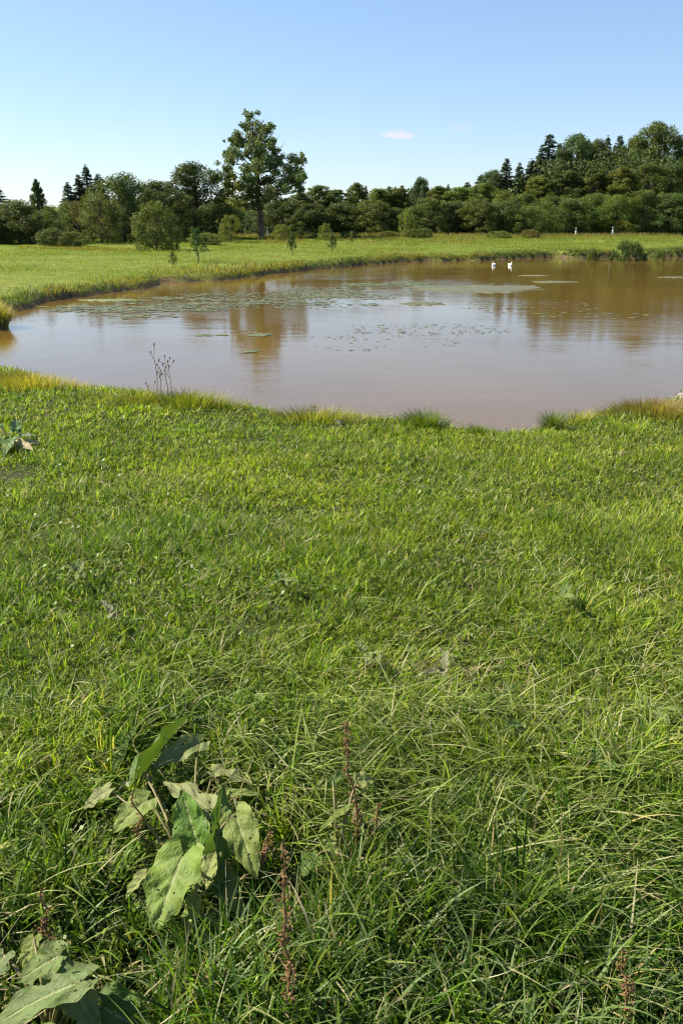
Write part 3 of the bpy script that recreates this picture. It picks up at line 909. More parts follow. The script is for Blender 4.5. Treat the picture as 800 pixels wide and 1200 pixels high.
GL = 'trees and shrubs behind the left meadow'
place_tree('spruce', -2, 212, 44, 88, DARK, 'dark spruce cut by the left edge of the picture', group=GL)
place_tree('round', 22, 234, 84, 80, DARK, 'low dark rounded tree beside the spruce at the picture edge', group=GL)
place_tree('round', -30, 238, 70, 78, DARK, 'dark bushy tree mostly beyond the left picture edge', group=GL)
place_tree('cone', 48, 209, 36, 86, (.95, 1.1, 1.05), 'small pointed conical tree rising alone against the sky', group=GL)
place_tree('loose', 62, 240, 50, 79, OLV, 'olive loose tree under the pointed conical tree', group=GL)
place_tree('loose', 92, 234, 54, 83, (1.4, 1.2, .9), 'olive green tree below the group of spruces', group=GL)
place_tree('spruce', 84, 212, 26, 92, BLU, 'shortest spruce, on the left of the spruce group', group=GL)
place_tree('spruce', 107, 193, 34, 94, (.95, 1.05, .95), 'tallest spruce of the left treeline', group=GL)
place_tree('spruce', 97, 203, 26, 93, DARK, 'narrow spruce leaning on the left side of the tallest spruce', group=GL)
place_tree('spruce', 120, 202, 30, 95, BLU, 'spruce close on the right side of the tallest spruce', group=GL)
place_tree('round', 146, 202, 78, 84, MID, 'pale-leaved bushy tree right of the spruce group', group=GL)
place_tree('loose', 118, 226, 56, 79, (1.35, 1.25, .95), 'sunlit green bushy tree in front of the tallest spruce', group=GL)
place_tree('shrub', 60, 266, 40, 74, MID, 'small low green shrub at the foot of the olive tree', 'shrub', GL)
place_tree('shrub', 84, 270, 36, 73, BRT, 'low bright green shrub on a reddish grass mound', 'shrub', GL)
place_tree('round', 188, 211, 76, 88, DARK, 'dark tree behind the round meadow bush', group=GL)
place_tree('shrub', 182, 234, 60, 67, (1.3, 1.25, 1.0), 'large round olive-green bush alone on the meadow', 'bush', GL, name='round_bush')
place_tree('tall', 229, 189, 82, 94, (.7, .85, .75), 'big dark domed tree left of the tall lone oak', group=GL)
place_tree('round', 206, 232, 60, 95, DARK, 'dark tree low between the round bush and the big domed tree', group=GL)
place_tree('loose', 269, 251, 30, 84, YEL, 'small yellowish open bush left of the oak trunk', 'bush', 'bushes on the far meadow', name='meadow_bush')

# ---- the tall lone oak
def oak():
    D = 97.; px0 = 306
    x0 = (px0 - 400) / F * D * .9455; z0 = float(gz(x0, D))
    mpp = D * .9455 / F
    t = thing('oak_tree', (x0, D, z0 - .02), 'tall lone oak with bare trunk and a broken gappy crown against the sky', 'tree', rz=0)
    base_py = 279.
    def w(px, py, dy=0): return ((px - px0) * mpp, dy, CAM_Z + D * math.tan(math.atan((600 - py - 2) / F) - PITCH) - z0)
    rd = random.Random(5)
    cl = [(300, 136, 5), (292, 144, 6), (306, 146, 7), (282, 152, 6), (314, 152, 7), (297, 156, 8), (276, 160, 5), (286, 165, 7), (306, 163, 8), (318, 163, 7),
          (274, 172, 6), (296, 174, 8), (311, 175, 9), (324, 174, 6), (284, 180, 7), (302, 186, 9), (318, 186, 8), (328, 184, 5), (276, 188, 6), (270, 196, 5),
          (288, 195, 8), (306, 198, 9), (320, 199, 7), (275, 205, 7), (295, 208, 9), (312, 210, 8), (284, 215, 8), (268, 214, 6), (300, 221, 9), (318, 220, 8),
          (344, 184, 7), (354, 188, 6), (338, 192, 7), (350, 198, 8), (356, 206, 6), (340, 206, 8), (332, 214, 7), (348, 214, 7), (338, 222, 6), (328, 226, 6), (352, 219, 5),
          (270, 224, 7), (262, 230, 5), (276, 232, 7), (290, 229, 8), (305, 230, 7), (270, 239, 4), (282, 240, 5), (296, 238, 6), (318, 231, 6)]
    C_, R_ = [], []
    for (a, b, r_) in cl:
        for q in range(2):
            dy = rd.gauss(0, 2.2) * (.5 + .6 * (b - 130) / 100)
            c = w(a + rd.gauss(0, 1.5), b + rd.gauss(0, 1.5), dy)
            C_.append(c); R_.append(r_ * mpp * rd.uniform(.75, 1.1))
    extra = [(c[0] + rd.gauss(0, r_ * 1.1), c[1] + rd.gauss(0, r_), c[2] + rd.gauss(0, r_ * .9)) for c, r_ in zip(C_, R_) for _ in range(2)]
    C2 = C_ + extra; R2 = R_ + [rd.uniform(.16, .42) for _ in extra]
    q, f, c_ = leaf_cloud(C2, [a_ * 1.12 for a_ in R2], 33000, .11, seed=77, shell=.2, base=(.12, .165, .058))
    # the lower left of the crown is yellowing
    yl = (q[:, 0] < -2.0) & (q[:, 2] < 6.2)
    c_[yl] *= np.array([1.7, 1.35, .9])
    mesh_np('crown', q, f, M_tree, False, c_, parent=t)
    T = Tubes()
    T.add([w(306, 281), w(306, 276), w(306, 262), w(305, 245), w(304, 225), w(303, 200), w(301, 175), w(300, 150), w(300, 140)],
          [.55, .40, .33, .30, .27, .22, .15, .08, .02], 10)
    top = [w(305, 245), w(304, 232), w(304, 215), w(303, 200), w(302, 185), w(301, 170), w(300, 158)]
    for k, c in enumerate(C_):
        if k % 2: continue
        best = min(top, key=lambda s_: (Vector(s_) - Vector(c)).length + max(0, s_[2] - c[2] + .8) * 3)
        T.add(bent(best, c, -.12, 5, jitter=.035), [.12, .09, .06, .04, .015], 5)
    # bare dead twigs reaching out on the left
    for (a, b) in [(258, 196), (262, 188), (266, 204), (256, 212), (333, 168), (327, 160), (312, 140)]:
        s_ = w(a + (14 if a < 300 else -10), b + 16)
        T.add(bent(s_, w(a, b, rd.gauss(0, .5)), .1, 4, jitter=.05), [.05, .035, .02, .008], 4)
        T.add(bent(s_, w(a + 4, b - 5, rd.gauss(0, .5)), -.1, 4, jitter=.06), [.04, .025, .015, .006], 4)
    o = T.build('trunk', M_bark, t)
oak()

# ---- hedge-like row of trees behind the road (middle)
GM = 'row of trees behind the road'
mid = [
    (262, 238, 60, 116, DARK, 'round', 'very dark tree between the domed tree and the oak trunk'),
    (330, 232, 56, 114, DARK, 'round', 'dark tree just right of the oak trunk, under its right lobe'),
    (352, 226, 50, 117, MID, 'upright', 'greener tree under the right tip of the oak crown'),
    (372, 217, 44, 124, OLV, 'upright', 'pale olive tree just right of the oak crown, level with its lowest leaves'),
    (365, 238, 54, 112, DARK, 'round', 'low dark tree in front of the pale olive tree right of the oak'),
    (395, 222, 46, 122, MID, 'upright', 'mid green tree behind the two dark trees right of the oak'),
    (398, 238, 52, 112, DARK, 'round', 'dark rounded tree midway between the oak and the pale-leaved round tree'),
    (417, 214, 34, 128, BRT, 'upright', 'light green domed treetop standing above the row left of the pale-leaved round tree'),
    (438, 233, 52, 111, MID, 'round', 'pale-leaved round tree in front of the row above the meadow middle'),
    (446, 221, 48, 124, OLV, 'upright', 'olive tree directly behind the pale-leaved round tree'),
    (468, 220, 40, 125, MID, 'upright', 'slender mid green tree right of the olive treetop'),
    (466, 243, 46, 112, DARK, 'round', 'low very dark tree right of the pale-leaved round tree'),
    (491, 207, 30, 132, BLU, 'tall', 'small bluish dome rising highest above the middle row'),
    (503, 232, 54, 111, MID, 'round', 'bushy green tree under the bluish dome'),
    (512, 218, 44, 126, OLV, 'upright', 'olive treetop right of the bluish dome'),
    (536, 236, 50, 112, DARK, 'round', 'dark low tree right of the bushy green tree'),
    (540, 219, 48, 124, BRT, 'upright', 'light green treetop in the saddle of the skyline'),
    (560, 233, 52, 110, MID, 'round', 'broad pale-fronted tree in the saddle left of the pair of spruces'),
    (566, 214, 44, 128, OLV, 'upright', 'olive treetop left of the pair of lone spruces'),
    (590, 234, 54, 112, DARK, 'round', 'dark low tree below the pair of lone spruces'),
    (588, 222, 50, 122, OLV, 'loose', 'yellow-green tree in front of the pair of lone spruces'),
    (614, 226, 50, 120, MID, 'round', 'green tree at the left foot of the high wood'),
    (618, 240, 46, 110, BRT, 'loose', 'light green loose tree below the left end of the high wood'),
    (644, 228, 52, 116, OLV, 'loose', 'olive loose tree left of the two right-hand road markers'),
    (668, 232, 54, 112, MID, 'round', 'green rounded tree behind the left one of the right-hand road markers'),
    (694, 226, 54, 116, OLV, 'round', 'olive rounded tree between the two right-hand road markers'),
    (722, 228, 54, 112, BRT, 'round', 'bright green rounded tree behind the rightmost road marker'),
    (752, 222, 60, 114, MID, 'round', 'large green rounded tree right of the rightmost road marker'),
    (786, 226, 60, 112, DARK, 'round', 'dark rounded tree in the lower right corner of the high wood'),
    (815, 222, 60, 114, DARK, 'round', 'dark tree at the right picture edge behind the road'),
]
for (px, top, w_, D, tint, kind, lab) in mid:
    place_tree(kind, px, top, w_ * 1.12, D, tint, lab, group=GM)
GR = 'high wood on the right'
right = [
    (497, 222, 22, 140, DARK, 'spruce', 'small dark spruce tip right of the bluish dome'),
    (470, 216, 18, 140, DARK, 'spruce', 'tiny spruce tip left of the bluish dome'),
    (545, 212, 24, 145, DARK, 'spruce', 'small spruce tip at the lowest point of the skyline'),
    (560, 204, 30, 145, DARK, 'spruce', 'spruce left of the pair of lone spruces'),
    (574, 199, 40, 142, BLU, 'tall', 'dark shaggy treetop just left of the pair of lone spruces'),
    (589, 184, 28, 140, DARK, 'spruce', 'taller pointed spruce of the lone pair left of the high wood'),
    (604, 189, 22, 142, DARK, 'spruce', 'narrower spruce of the lone pair, on its right'),
    (618, 186, 34, 142, BLU, 'spruce', 'spruce on the left slope of the high wood'),
    (636, 155, 40, 150, BLU, 'spruce', 'tall bluish spruce heading the left end of the high wood'),
    (628, 176, 34, 146, DARK, 'spruce', 'dark spruce tucked under the tall bluish spruce'),
    (652, 172, 40, 146, BLU, 'tall', 'bluish tree between the tall spruce and the broad crown'),
    (668, 156, 54, 148, BLU, 'tall', 'broad crown second from the left end of the high wood'),
    (690, 163, 40, 150, MID, 'tall', 'green tree filling the dip in the high wood skyline'),
    (702, 159, 26, 152, DARK, 'spruce', 'left one of two dark spruce tips in the high wood'),
    (716, 157, 28, 152, DARK, 'spruce', 'right one of two dark spruce tips in the high wood'),
    (735, 158, 42, 146, MID, 'tall', 'green tree at the left shoulder of the highest crown'),
    (757, 142, 66, 146, MID, 'tall', 'highest crown of the wood, wide and ragged'),
    (784, 156, 30, 152, DARK, 'spruce', 'dark spruce tip right of the highest crown'),
    (798, 157, 30, 150, DARK, 'spruce', 'spruce tip cut by the right picture edge'),
    (822, 160, 60, 148, DARK, 'tall', 'dark tree just beyond the right picture edge'),
    (628, 206, 50, 134, OLV, 'upright', 'brownish olive tree below the tall bluish spruce'),
    (658, 200, 54, 134, DARK, 'upright', 'dark tree below the broad crown'),
    (690, 198, 54, 134, MID, 'upright', 'green tree in the middle of the high wood slope'),
    (722, 196, 54, 132, OLV, 'upright', 'olive tree below the two dark spruce tips'),
    (752, 190, 56, 132, MID, 'tall', 'mid green tree below the highest crown'),
    (786, 190, 60, 132, DARK, 'tall', 'dark tree halfway up the right edge of the high wood'),
    (648, 166, 24, 151, DARK, 'spruce', 'spruce tip close on the right of the tall bluish spruce'),
    (680, 161, 22, 153, BLU, 'spruce', 'bluish spruce tip on the right shoulder of the broad crown'),
    (729, 163, 20, 152, DARK, 'spruce', 'thin spruce tip left of the highest crown'),
    (574, 205, 18, 143, DARK, 'spruce', 'small spruce tip between the shaggy treetop and the taller lone spruce'),
    (383, 219, 14, 130, MID, 'spruce', 'small pointed green tip behind the pale olive tree right of the oak'),
    (428, 217, 14, 132, MID, 'spruce', 'small pointed tip right of the light green domed treetop'),
    (455, 217, 16, 132, OLV, 'spruce', 'olive pointed tip above the pale-leaved round tree'),
    (523, 215, 16, 138, MID, 'spruce', 'green pointed tip halfway between the bluish dome and the skyline saddle'),
]
for (px, top, w_, D, tint, kind, lab) in right:
    place_tree(kind, px, top, w_ * 1.1, D, tint, lab, group=GR)

# far wood behind the rows, read as one mass
def far_wood():
    acc = Acc()
    g = np.random.default_rng(99)
    C_, R_ = [], []
    def top_at(px):
        return np.interp(px, [-150, 0, 60, 130, 200, 300, 400, 480, 545, 600, 640, 700, 800, 950], [240, 246, 244, 225, 226, 232, 224, 218, 218, 206, 178, 172, 172, 190])
    for px in np.arange(-150, 960, 5.0):
        for D in (139, 150, 160):
            if px < 230: D = D - 24
            x = (px - 400) / F * D * .9455; z0 = float(gz(x, D))
            e = math.atan((600 - (top_at(px) + 7)) / F) - PITCH
            zt = CAM_Z + D * math.tan(e)
            z = z0 + .5
            while z < zt:
                C_.append((x + g.normal(0, .8), D + g.normal(0, 2), z)); R_.append(1.3); z += 1.8
    q, f, c_ = leaf_cloud(C_, R_, 130000, .22, seed=5, base=(.072, .10, .034))
    me = mesh_np('far_wood', q, f, M_tree, False, c_)
    return me
tag(far_wood(), 'dense far wood seen as one dark mass between the nearer trees', 'wood', kind='stuff')

# shrubs and saplings on the far meadow
GB = 'bushes on the far meadow'
bushes = [
    ('loose', 331, 262, 26, 88, YEL, 'yellowish brown bush right of the oak trunk'),
    ('shrub', 352, 270, 40, 92, OLV, 'low olive scrub behind the middle sapling'),
    ('loose', 381, 261, 18, 88, YEL, 'slim yellow-green young tree between the middle and right saplings'),
    ('shrub', 410, 270, 26, 92, MID, 'low scrub right of the slim yellow-green young tree'),
    ('loose', 477, 244, 17, 96, YEL, 'slender pale young tree before the dark row, left of the low round bush'),
    ('shrub', 489, 267, 36, 95, OLV, 'low round bush beside the slender pale young tree'),
    ('shrub', 455, 270, 26, 97, OLV, 'small flat scrub left of the slender pale young tree'),
    ('shrub', 585, 270, 30, 94, OLV, 'flat brownish scrub on the meadow above the two swans'),
    ('shrub', 622, 268, 22, 94, (1.6, 1.2, .9), 'small brownish bush right of the scrub above the swans'),
    ('shrub', 739, 280, 42, 60, (.7, .85, .6), 'dense dark green bush on the right bank by the water'),
    ('shrub', 697, 289, 15, 60, OLV, 'small olive bush left of the dense bank bush'),
    ('shrub', 776, 290, 18, 61, OLV, 'small low bush right of the dense bank bush'),
    ('shrub', 240, 272, 40, 78, OLV, 'straggly bush behind the left sapling'),
]
for (kind, px, top, w_, D, tint, lab) in bushes:
    place_tree(kind, px, top, w_, D, tint, lab, 'bush', GB, name='meadow_bush')
for (px, top, w_, D, tint, lab) in [
    (230, 265, 21, 48, (.75, .95, .7), 'leafy dark sapling on the bank left of the oak, largest of the three'),
    (342, 270, 13, 58, (.65, .85, .65), 'dark narrow sapling on the meadow below the yellowish brown bush'),
    (389, 272, 12, 62, (.85, .95, .65), 'thin sparse sapling right of the dark narrow sapling'),
    (412, 270, 7, 76, OLV, 'tiny thin sapling on the meadow middle'),
    (200, 293, 12, 43, OLV, 'short dry sapling left of the largest sapling'),
]:
    place_tree('sapling', px, top, w_, D, tint, lab, 'sapling', 'saplings on the far meadow')

# ------------------------------------------------------------------ road marker posts
M_white = plain('white_plastic', (.8, .8, .78), .5, .4)
M_black = plain('black_plastic', (.02, .02, .02), .5, .3)
M_reflector = plain('reflector', (.6, .6, .55), .2, .6)
def prism(w0, d0, w1, d1, z0, z1, cut=0):
    v = [(-w0/2, -d0/2, z0), (w0/2, -d0/2, z0), (w0/2, d0/2, z0), (-w0/2, d0/2, z0),
         (-w1/2, -d1/2, z1), (w1/2, -d1/2, z1), (w1/2, d1/2, z1 - cut), (-w1/2, d1/2, z1 - cut)]
    f = [(0, 3, 2, 1), (4, 5, 6, 7), (0, 1, 5, 4), (1, 2, 6, 5), (2, 3, 7, 6), (3, 0, 4, 7)]
    return np.array(v), np.array(f)
pm = None
for (px, lab) in [(287, 'white road marker post left of the oak trunk'), (313, 'white road marker post right beside the oak trunk'),
                  (675, 'white road marker post, left one of the two below the high wood'), (718, 'white road marker post, rightmost by the road below the high wood')]:
    yb = 102.0
    x = (px - 400) / F * yb * .9455; yb = road_y(x) - 3.1; x = (px - 400) / F * yb * .9455
    t = thing('marker_post', (x, yb, float(gz(x, yb))), lab, 'road marker', 'road marker posts')
    if pm is None:
        b_, f_ = prism(.15, .12, .14, .11, 0, .80, 0); m1_ = mesh_np('post', b_, f_, M_white, False, obj=False)
        b_, f_ = prism(.147, .117, .14, .11, .802, 1.0, 0); m2_ = mesh_np('band', b_, f_, M_black, False, obj=False)
        b_, f_ = prism(.14, .11, .135, .105, 1.002, 1.15, .06); m3_ = mesh_np('cap', b_, f_, M_white, False, obj=False)
        b_, f_ = prism(.06, .01, .06, .01, .83, .97, 0); b_[:, 1] -= .064; m4_ = mesh_np('reflector', b_, f_, M_reflector, False, obj=False)
        pm = [('post', m1_), ('band', m2_), ('cap', m3_), ('reflector', m4_)]
    for nm, me in pm:
        o = bpy.data.objects.new(nm, me); link(o, t); o.scale = (1.0, 1.0, .85)

# ------------------------------------------------------------------ two swans
M_feather = plain('white_feathers', (.85, .83, .80), .7, .2, 6, .06)
M_beak = plain('orange_beak', (.7, .22, .04), .4, .4)
def swan(px, py, rz, label):
    c0 = unproj(px, py, WATER_Z)
    t = thing('swan', (c0[0], c0[1], WATER_Z), label, 'swan', 'swans on the pond', rz)
    # loft: tail, body, chest, neck, head
    path = [(-.52, 0, .24), (-.44, 0, .20), (-.30, 0, .14), (-.12, 0, .10), (.08, 0, .09), (.24, 0, .11), (.33, 0, .18), (.36, 0, .27), (.34, 0, .36), (.32, 0, .42), (.325, 0, .48), (.35, 0, .53), (.40, 0, .55), (.46, 0, .54), (.49, 0, .525)]
    K_ = .42
    path = [(a * K_, b * K_, c * K_) for a, b, c in path]
    rad = [K_ * q for q in [.015, .08, .17, .225, .235, .19, .10, .062, .05, .042, .042, .052, .056, .04, .022]]
    v, f = tube(path, rad, 14)
    # close the ends
    n_ = 14
    c1 = len(v); v = np.vstack([v, [path[0]], [path[-1]]])
    caps = [(c1, (k + 1) % n_, k, k) for k in range(n_)]
    last = (len(path) - 1) * n_
    body = mesh_np('body', v, f, M_feather, True, parent=t)
    v2, f2 = tube([(.485, 0, .528), (.53, 0, .512), (.575, 0, .50)], [.022, .017, .006], 8)
    mesh_np('beak', v2 * K_, f2, M_beak, True, parent=t)
    for s in (-1, 1):
        w_, wf_ = tube([(.20, s * .12, .17), (.05, s * .165, .22), (-.18, s * .14, .24), (-.40, s * .07, .26), (-.52, s * .03, .28)], [.03, .09, .10, .06, .012], 10)
        mesh_np('wing', w_ * K_, wf_, M_feather, True, parent=t)
swan(578, 311.5, R(250), 'white swan floating near the far shore, left one of the pair')
swan(597.5, 311.5, R(285), 'white swan floating near the far shore, right one of the pair')

# ------------------------------------------------------------------ floating weed
M_weed = leafy('floating_weed', rough=.5, spec=.35, trans=.1)
def pads(name, specs, seed, label):
    g = np.random.default_rng(seed)
    V_, F_, C_ = [], [], []
    nv = 0
    for (px, py, rx_, ry_, cnt, s0, s1, pal) in specs:
        n0 = 0
        while n0 < cnt:
            a, r_ = g.uniform(0, 6.283), math.sqrt(g.random())
            q = unproj(px + rx_ * r_ * math.cos(a), py + ry_ * r_ * math.sin(a), WATER_Z)
            n0 += 1
            if .6 * vnoise(q[0], q[1] * .5, 1.3, 6) + .4 * vnoise(q[0], q[1], .35, 16) + g.normal(0, .09) < .51: continue
            s = g.uniform(s0, s1); k = 10
            ph = g.uniform(0, 6.28, 3); aa = np.linspace(0, 2 * math.pi, k, endpoint=False)
            rr2 = s * (1 + .22 * np.sin(aa * 2 + ph[0]) + .15 * np.sin(3 * aa + ph[1]) + .1 * np.sin(5 * aa + ph[2]))
            zc = WATER_Z + .004 + g.uniform(0, .010)
            ring = np.stack([q[0] + rr2 * np.cos(aa) * g.uniform(.9, 1.5), q[1] + rr2 * np.sin(aa), np.full(k, zc) + g.uniform(-.002, .004, k)], 1)
            V_.append(np.vstack([ring, [[q[0], q[1], zc + .002]]]))
            F_.append(np.stack([np.full(k // 2, nv + k), nv + np.arange(0, k, 2), nv + np.arange(1, k, 2), nv + np.arange(2, k + 2, 2) % k], 1))
            c_ = np.array(pal[g.integers(0, len(pal))]) * g.uniform(.75, 1.25)
            C_.append(np.repeat(c_[None], k + 1, 0)); nv += k + 1
    return tag(mesh_np(name, np.concatenate(V_), np.concatenate(F_), M_weed, True, np.concatenate(C_)), label, 'water weed', kind='stuff')
WP = [(.115, .135, .045), (.15, .165, .06), (.075, .09, .035), (.15, .13, .065)]
pads('floating_weed', [(210, 353, 80, 5, 1000, .03, .085, WP), (290, 350, 110, 7, 1500, .03, .085, WP), (400, 343, 90, 6, 900, .03, .085, WP), (470, 334, 70, 3, 400, .05, .14, WP), (200, 340, 60, 4, 200, .03, .085, WP), (110, 362, 80, 4, 500, .03, .10, WP), (330, 358, 120, 5, 900, .03, .08, WP), (440, 346, 70, 5, 500, .03, .08, WP), (190, 362, 120, 4, 500, .03, .08, WP)],
     41, 'long speckled belt of floating water weed before the far left bank')
pads('floating_weed', [(255, 392, 22, 3, 90, .05, .13, WP), (300, 392, 18, 2, 60, .05, .12, WP), (310, 413, 22, 2.5, 60, .04, .1, WP), (150, 370, 60, 4, 80, .05, .12, WP),
      (430, 402, 110, 9, 260, .012, .035, WP), (500, 386, 110, 7, 260, .015, .04, WP), (620, 360, 90, 8, 90, .03, .07, WP), (700, 370, 90, 4, 90, .03, .08, WP), (368, 477, 1, 1, 1, .03, .05, WP)],
     42, 'scattered small floating weed flecks on the open pond')
def mat_patch(px, py, rx_, ry_, label, colr=(.12, .115, .05), seed=0):
    g = np.random.default_rng(seed)
    k = 90; aa = np.linspace(0, 2 * math.pi, k, endpoint=False)
    rr2 = 1 + .10 * np.sin(aa * 3 + g.uniform(0, 6)) + .08 * np.sin(aa * 7 + g.uniform(0, 6)) + .05 * np.sin(aa * 13 + g.uniform(0, 6)) + .5 * (vnoise(aa * 9, aa * 0, 1.0, seed) - .5) + g.normal(0, .05, k)
    c0 = unproj(px, py, WATER_Z)
    P = np.array([unproj(px + rx_ * r_ * math.cos(a), py + ry_ * r_ * math.sin(a), WATER_Z) for a, r_ in zip(aa, rr2)])
    V_ = []
    rings = [1, .93, .6, .3]
    for j, s in enumerate(rings):
        z = WATER_Z + [-.01, .008, .014, .016][j]
        for q in P:
            w_ = c0 + (q - c0) * s
            V_.append((w_[0] - c0[0], w_[1] - c0[1], z - WATER_Z + (g.uniform(0, .006) if j else 0)))
    F_ = []
    for j in range(3):
        for i in range(k):
            F_.append((j * k + i, j * k + (i + 1) % k, (j + 1) * k + (i + 1) % k, (j + 1) * k + i))
    V_.append((0, 0, .018)); c = len(V_) - 1
    for i in range(0, k, 2):
        F_.append((3 * k + i, 3 * k + (i + 1) % k, 3 * k + (i + 2) % k, c))
    V_ = np.array(V_)
    cc = np.array(colr) * g.uniform(.75, 1.25, (len(V_), 1))
    o = mesh_np('algae_mat', V_, np.array(F_), M_weed, True, cc)
    o.location = (c0[0], c0[1], WATER_Z)
    return tag(o, label, 'algae mat', 'algae mats on the water')
mat_patch(556, 338.5, 70, 5.0, 'largest algae mat, a long olive oval below the swans', seed=1)
mat_patch(648, 330.5, 26, 1.1, 'narrow algae streak right of the largest mat', seed=2)
mat_patch(624, 323, 17, .6, 'faint thin algae streak nearest the swans', seed=3, colr=(.17, .14, .06))
mat_patch(788, 325, 16, .8, 'pale algae streak at the right picture edge', seed=4)
mat_patch(496, 356, 24, 2.2, 'small algae streak left below the largest mat', seed=5)
mat_patch(130, 352, 30, 1.2, 'thin green algae streak under the left bank', seed=6, colr=(.16, .19, .06))

# ------------------------------------------------------------------ dock plants (large leaves)
def leaf_surface(P0, P1, width, roll, fold, droop, colr, seed, wavy=1.0):
    """heart-based broad leaf from P0 (stalk end) to P1 (tip); returns verts, faces, uv, cols"""
    g = random.Random(seed)
    P0, P1 = Vector(P0), Vector(P1)
    ax = (P1 - P0); L = ax.length; ax.normalize()
    side = ax.cross(Vector((0, 0, 1)));
    if side.length < .1: side = Vector((1, 0, 0))
    side.normalize(); side = Matrix.Rotation(roll, 3, ax) @ side
    nrm = side.cross(ax).normalized()
    nu, nv = 24, 40
    V_, UV, C_ = [], [], []
    ph = [g.uniform(0, 6.28) for _ in range(6)]
    for j in range(nv + 1):
        t = j / nv
        wprof = (np.interp(t, [0, .04, .14, .32, .55, .75, .9, 1], [.34, .70, .94, 1.0, .84, .56, .27, .01]))
        for i in range(nu + 1):
            u = i / nu * 2 - 1
            au = abs(u)
            tt = t - .10 * au * (1 - t) ** 3 * 2      # heart-shaped base
            edge = 1 + wavy * (.045 * math.sin(t * 19 + ph[0] + (2 if u > 0 else 0)) + .03 * math.sin(t * 37 + ph[1]))
            s = u * wprof * width / 2 * edge
            z = fold * au * wprof * width * .5
            z -= droop * L * (t ** 2) * .5
            z += wavy * .10 * width * au ** 2 * math.sin(t * 15 + ph[2] + (1.7 if u > 0 else 0)) * wprof
            z += .034 * width * (vnoise(t * 17 - au * 7 + seed, u * 2.2, 1.0, 60) - .5) * min(1, au * 4) * 1.6 + .02 * width * (vnoise(t * 30 + seed, u * 12, 1.0, 61) - .5)      # puckering between veins
            z -= .03 * width * max(0, 1 - au * 9)                                      # sunken midrib
            q = P0 + ax * (tt * L) + side * s + nrm * z
            V_.append(tuple(q)); UV.append(((u + 1) / 2, t))
            k = 1 + .15 * math.sin(t * 7 + ph[3]) * math.sin(u * 4 + ph[4])
            br = max(0, au - .93) * 4 * g.random()
            C_.append((colr[0] * k + .10 * br, colr[1] * k, colr[2] * k))
    F_ = []
    for j in range(nv):
        for i in range(nu):
            a = j * (nu + 1) + i
            # holes and bites left by insects
            hole = vnoise(i * 1.0 + seed, j * 1.0, 2.6, 50) * .6 + vnoise(i * 1.0, j + seed * 3.1, 1.3, 51) * .4
            edge_bite = min(i, nu - 1 - i) < 3
            if hole > (.76 if edge_bite else .845): continue
            F_.append((a, a + 1, a + nu + 2, a + nu + 1))
    return np.array(V_), np.array(F_), np.array(UV), np.array(C_)

def P3(px, py, h):
    """point h above the lawn (lawn height looked up where the sight line meets it)"""
    z = 0.0
    for _ in range(4):
        q = unproj(px, py, z + h); z = float(gz(q[0], q[1]))
    return Vector((q[0], q[1], z + h))

GREEN = (.085, .150, .030); PALE = (.17, .215, .045); GREYG = (.22, .235, .09); DK = (.065, .12, .018); YL = (.24, .27, .08)
def dock(root_px, leaves, label, group='broad-leaved docks in the grass', stalks=()):
    rx_, ry_ = root_px
    r0 = P3(rx_, ry_, 0.0)
    t = thing('dock_plant', tuple(r0), label, 'dock plant', group)
    for k, (b, hb, tip, ht, w_, roll, fold, droop, colr) in enumerate(leaves):
        A = P3(b[0], b[1], hb * .78); B = P3(tip[0], tip[1], ht * .78)
        B = A + (B - A) * .9
        mpp = (A - Vector((0, 0, CAM_Z))).length / F
        v, f, uv, cc = leaf_surface(A - r0, B - r0, w_ * mpp * .84, roll, fold, droop, colr, hash((b, tip)) % 9999)
        o = mesh_np('leaf', v, f, M_dock, True, cc, parent=t, uv=uv)
        # leaf stalk
        a_ = A - r0
        pth = bent((0, 0, 0), a_, -.04, 5)
        sv, sf = tube(pth, [.005, .0045, .004, .0035, .003], 6)
        so_ = mesh_np('stalk', sv, sf, M_stalk, True, parent=o)
    for (b, tip, h, droopx) in stalks:
        seed_stalk(b, tip, h, parent=t, origin=r0)
    return t
M_stalk = leafy('leaf_stalk', rough=.5, spec=.3, trans=.1, color=(.16, .14, .05), noise=30)

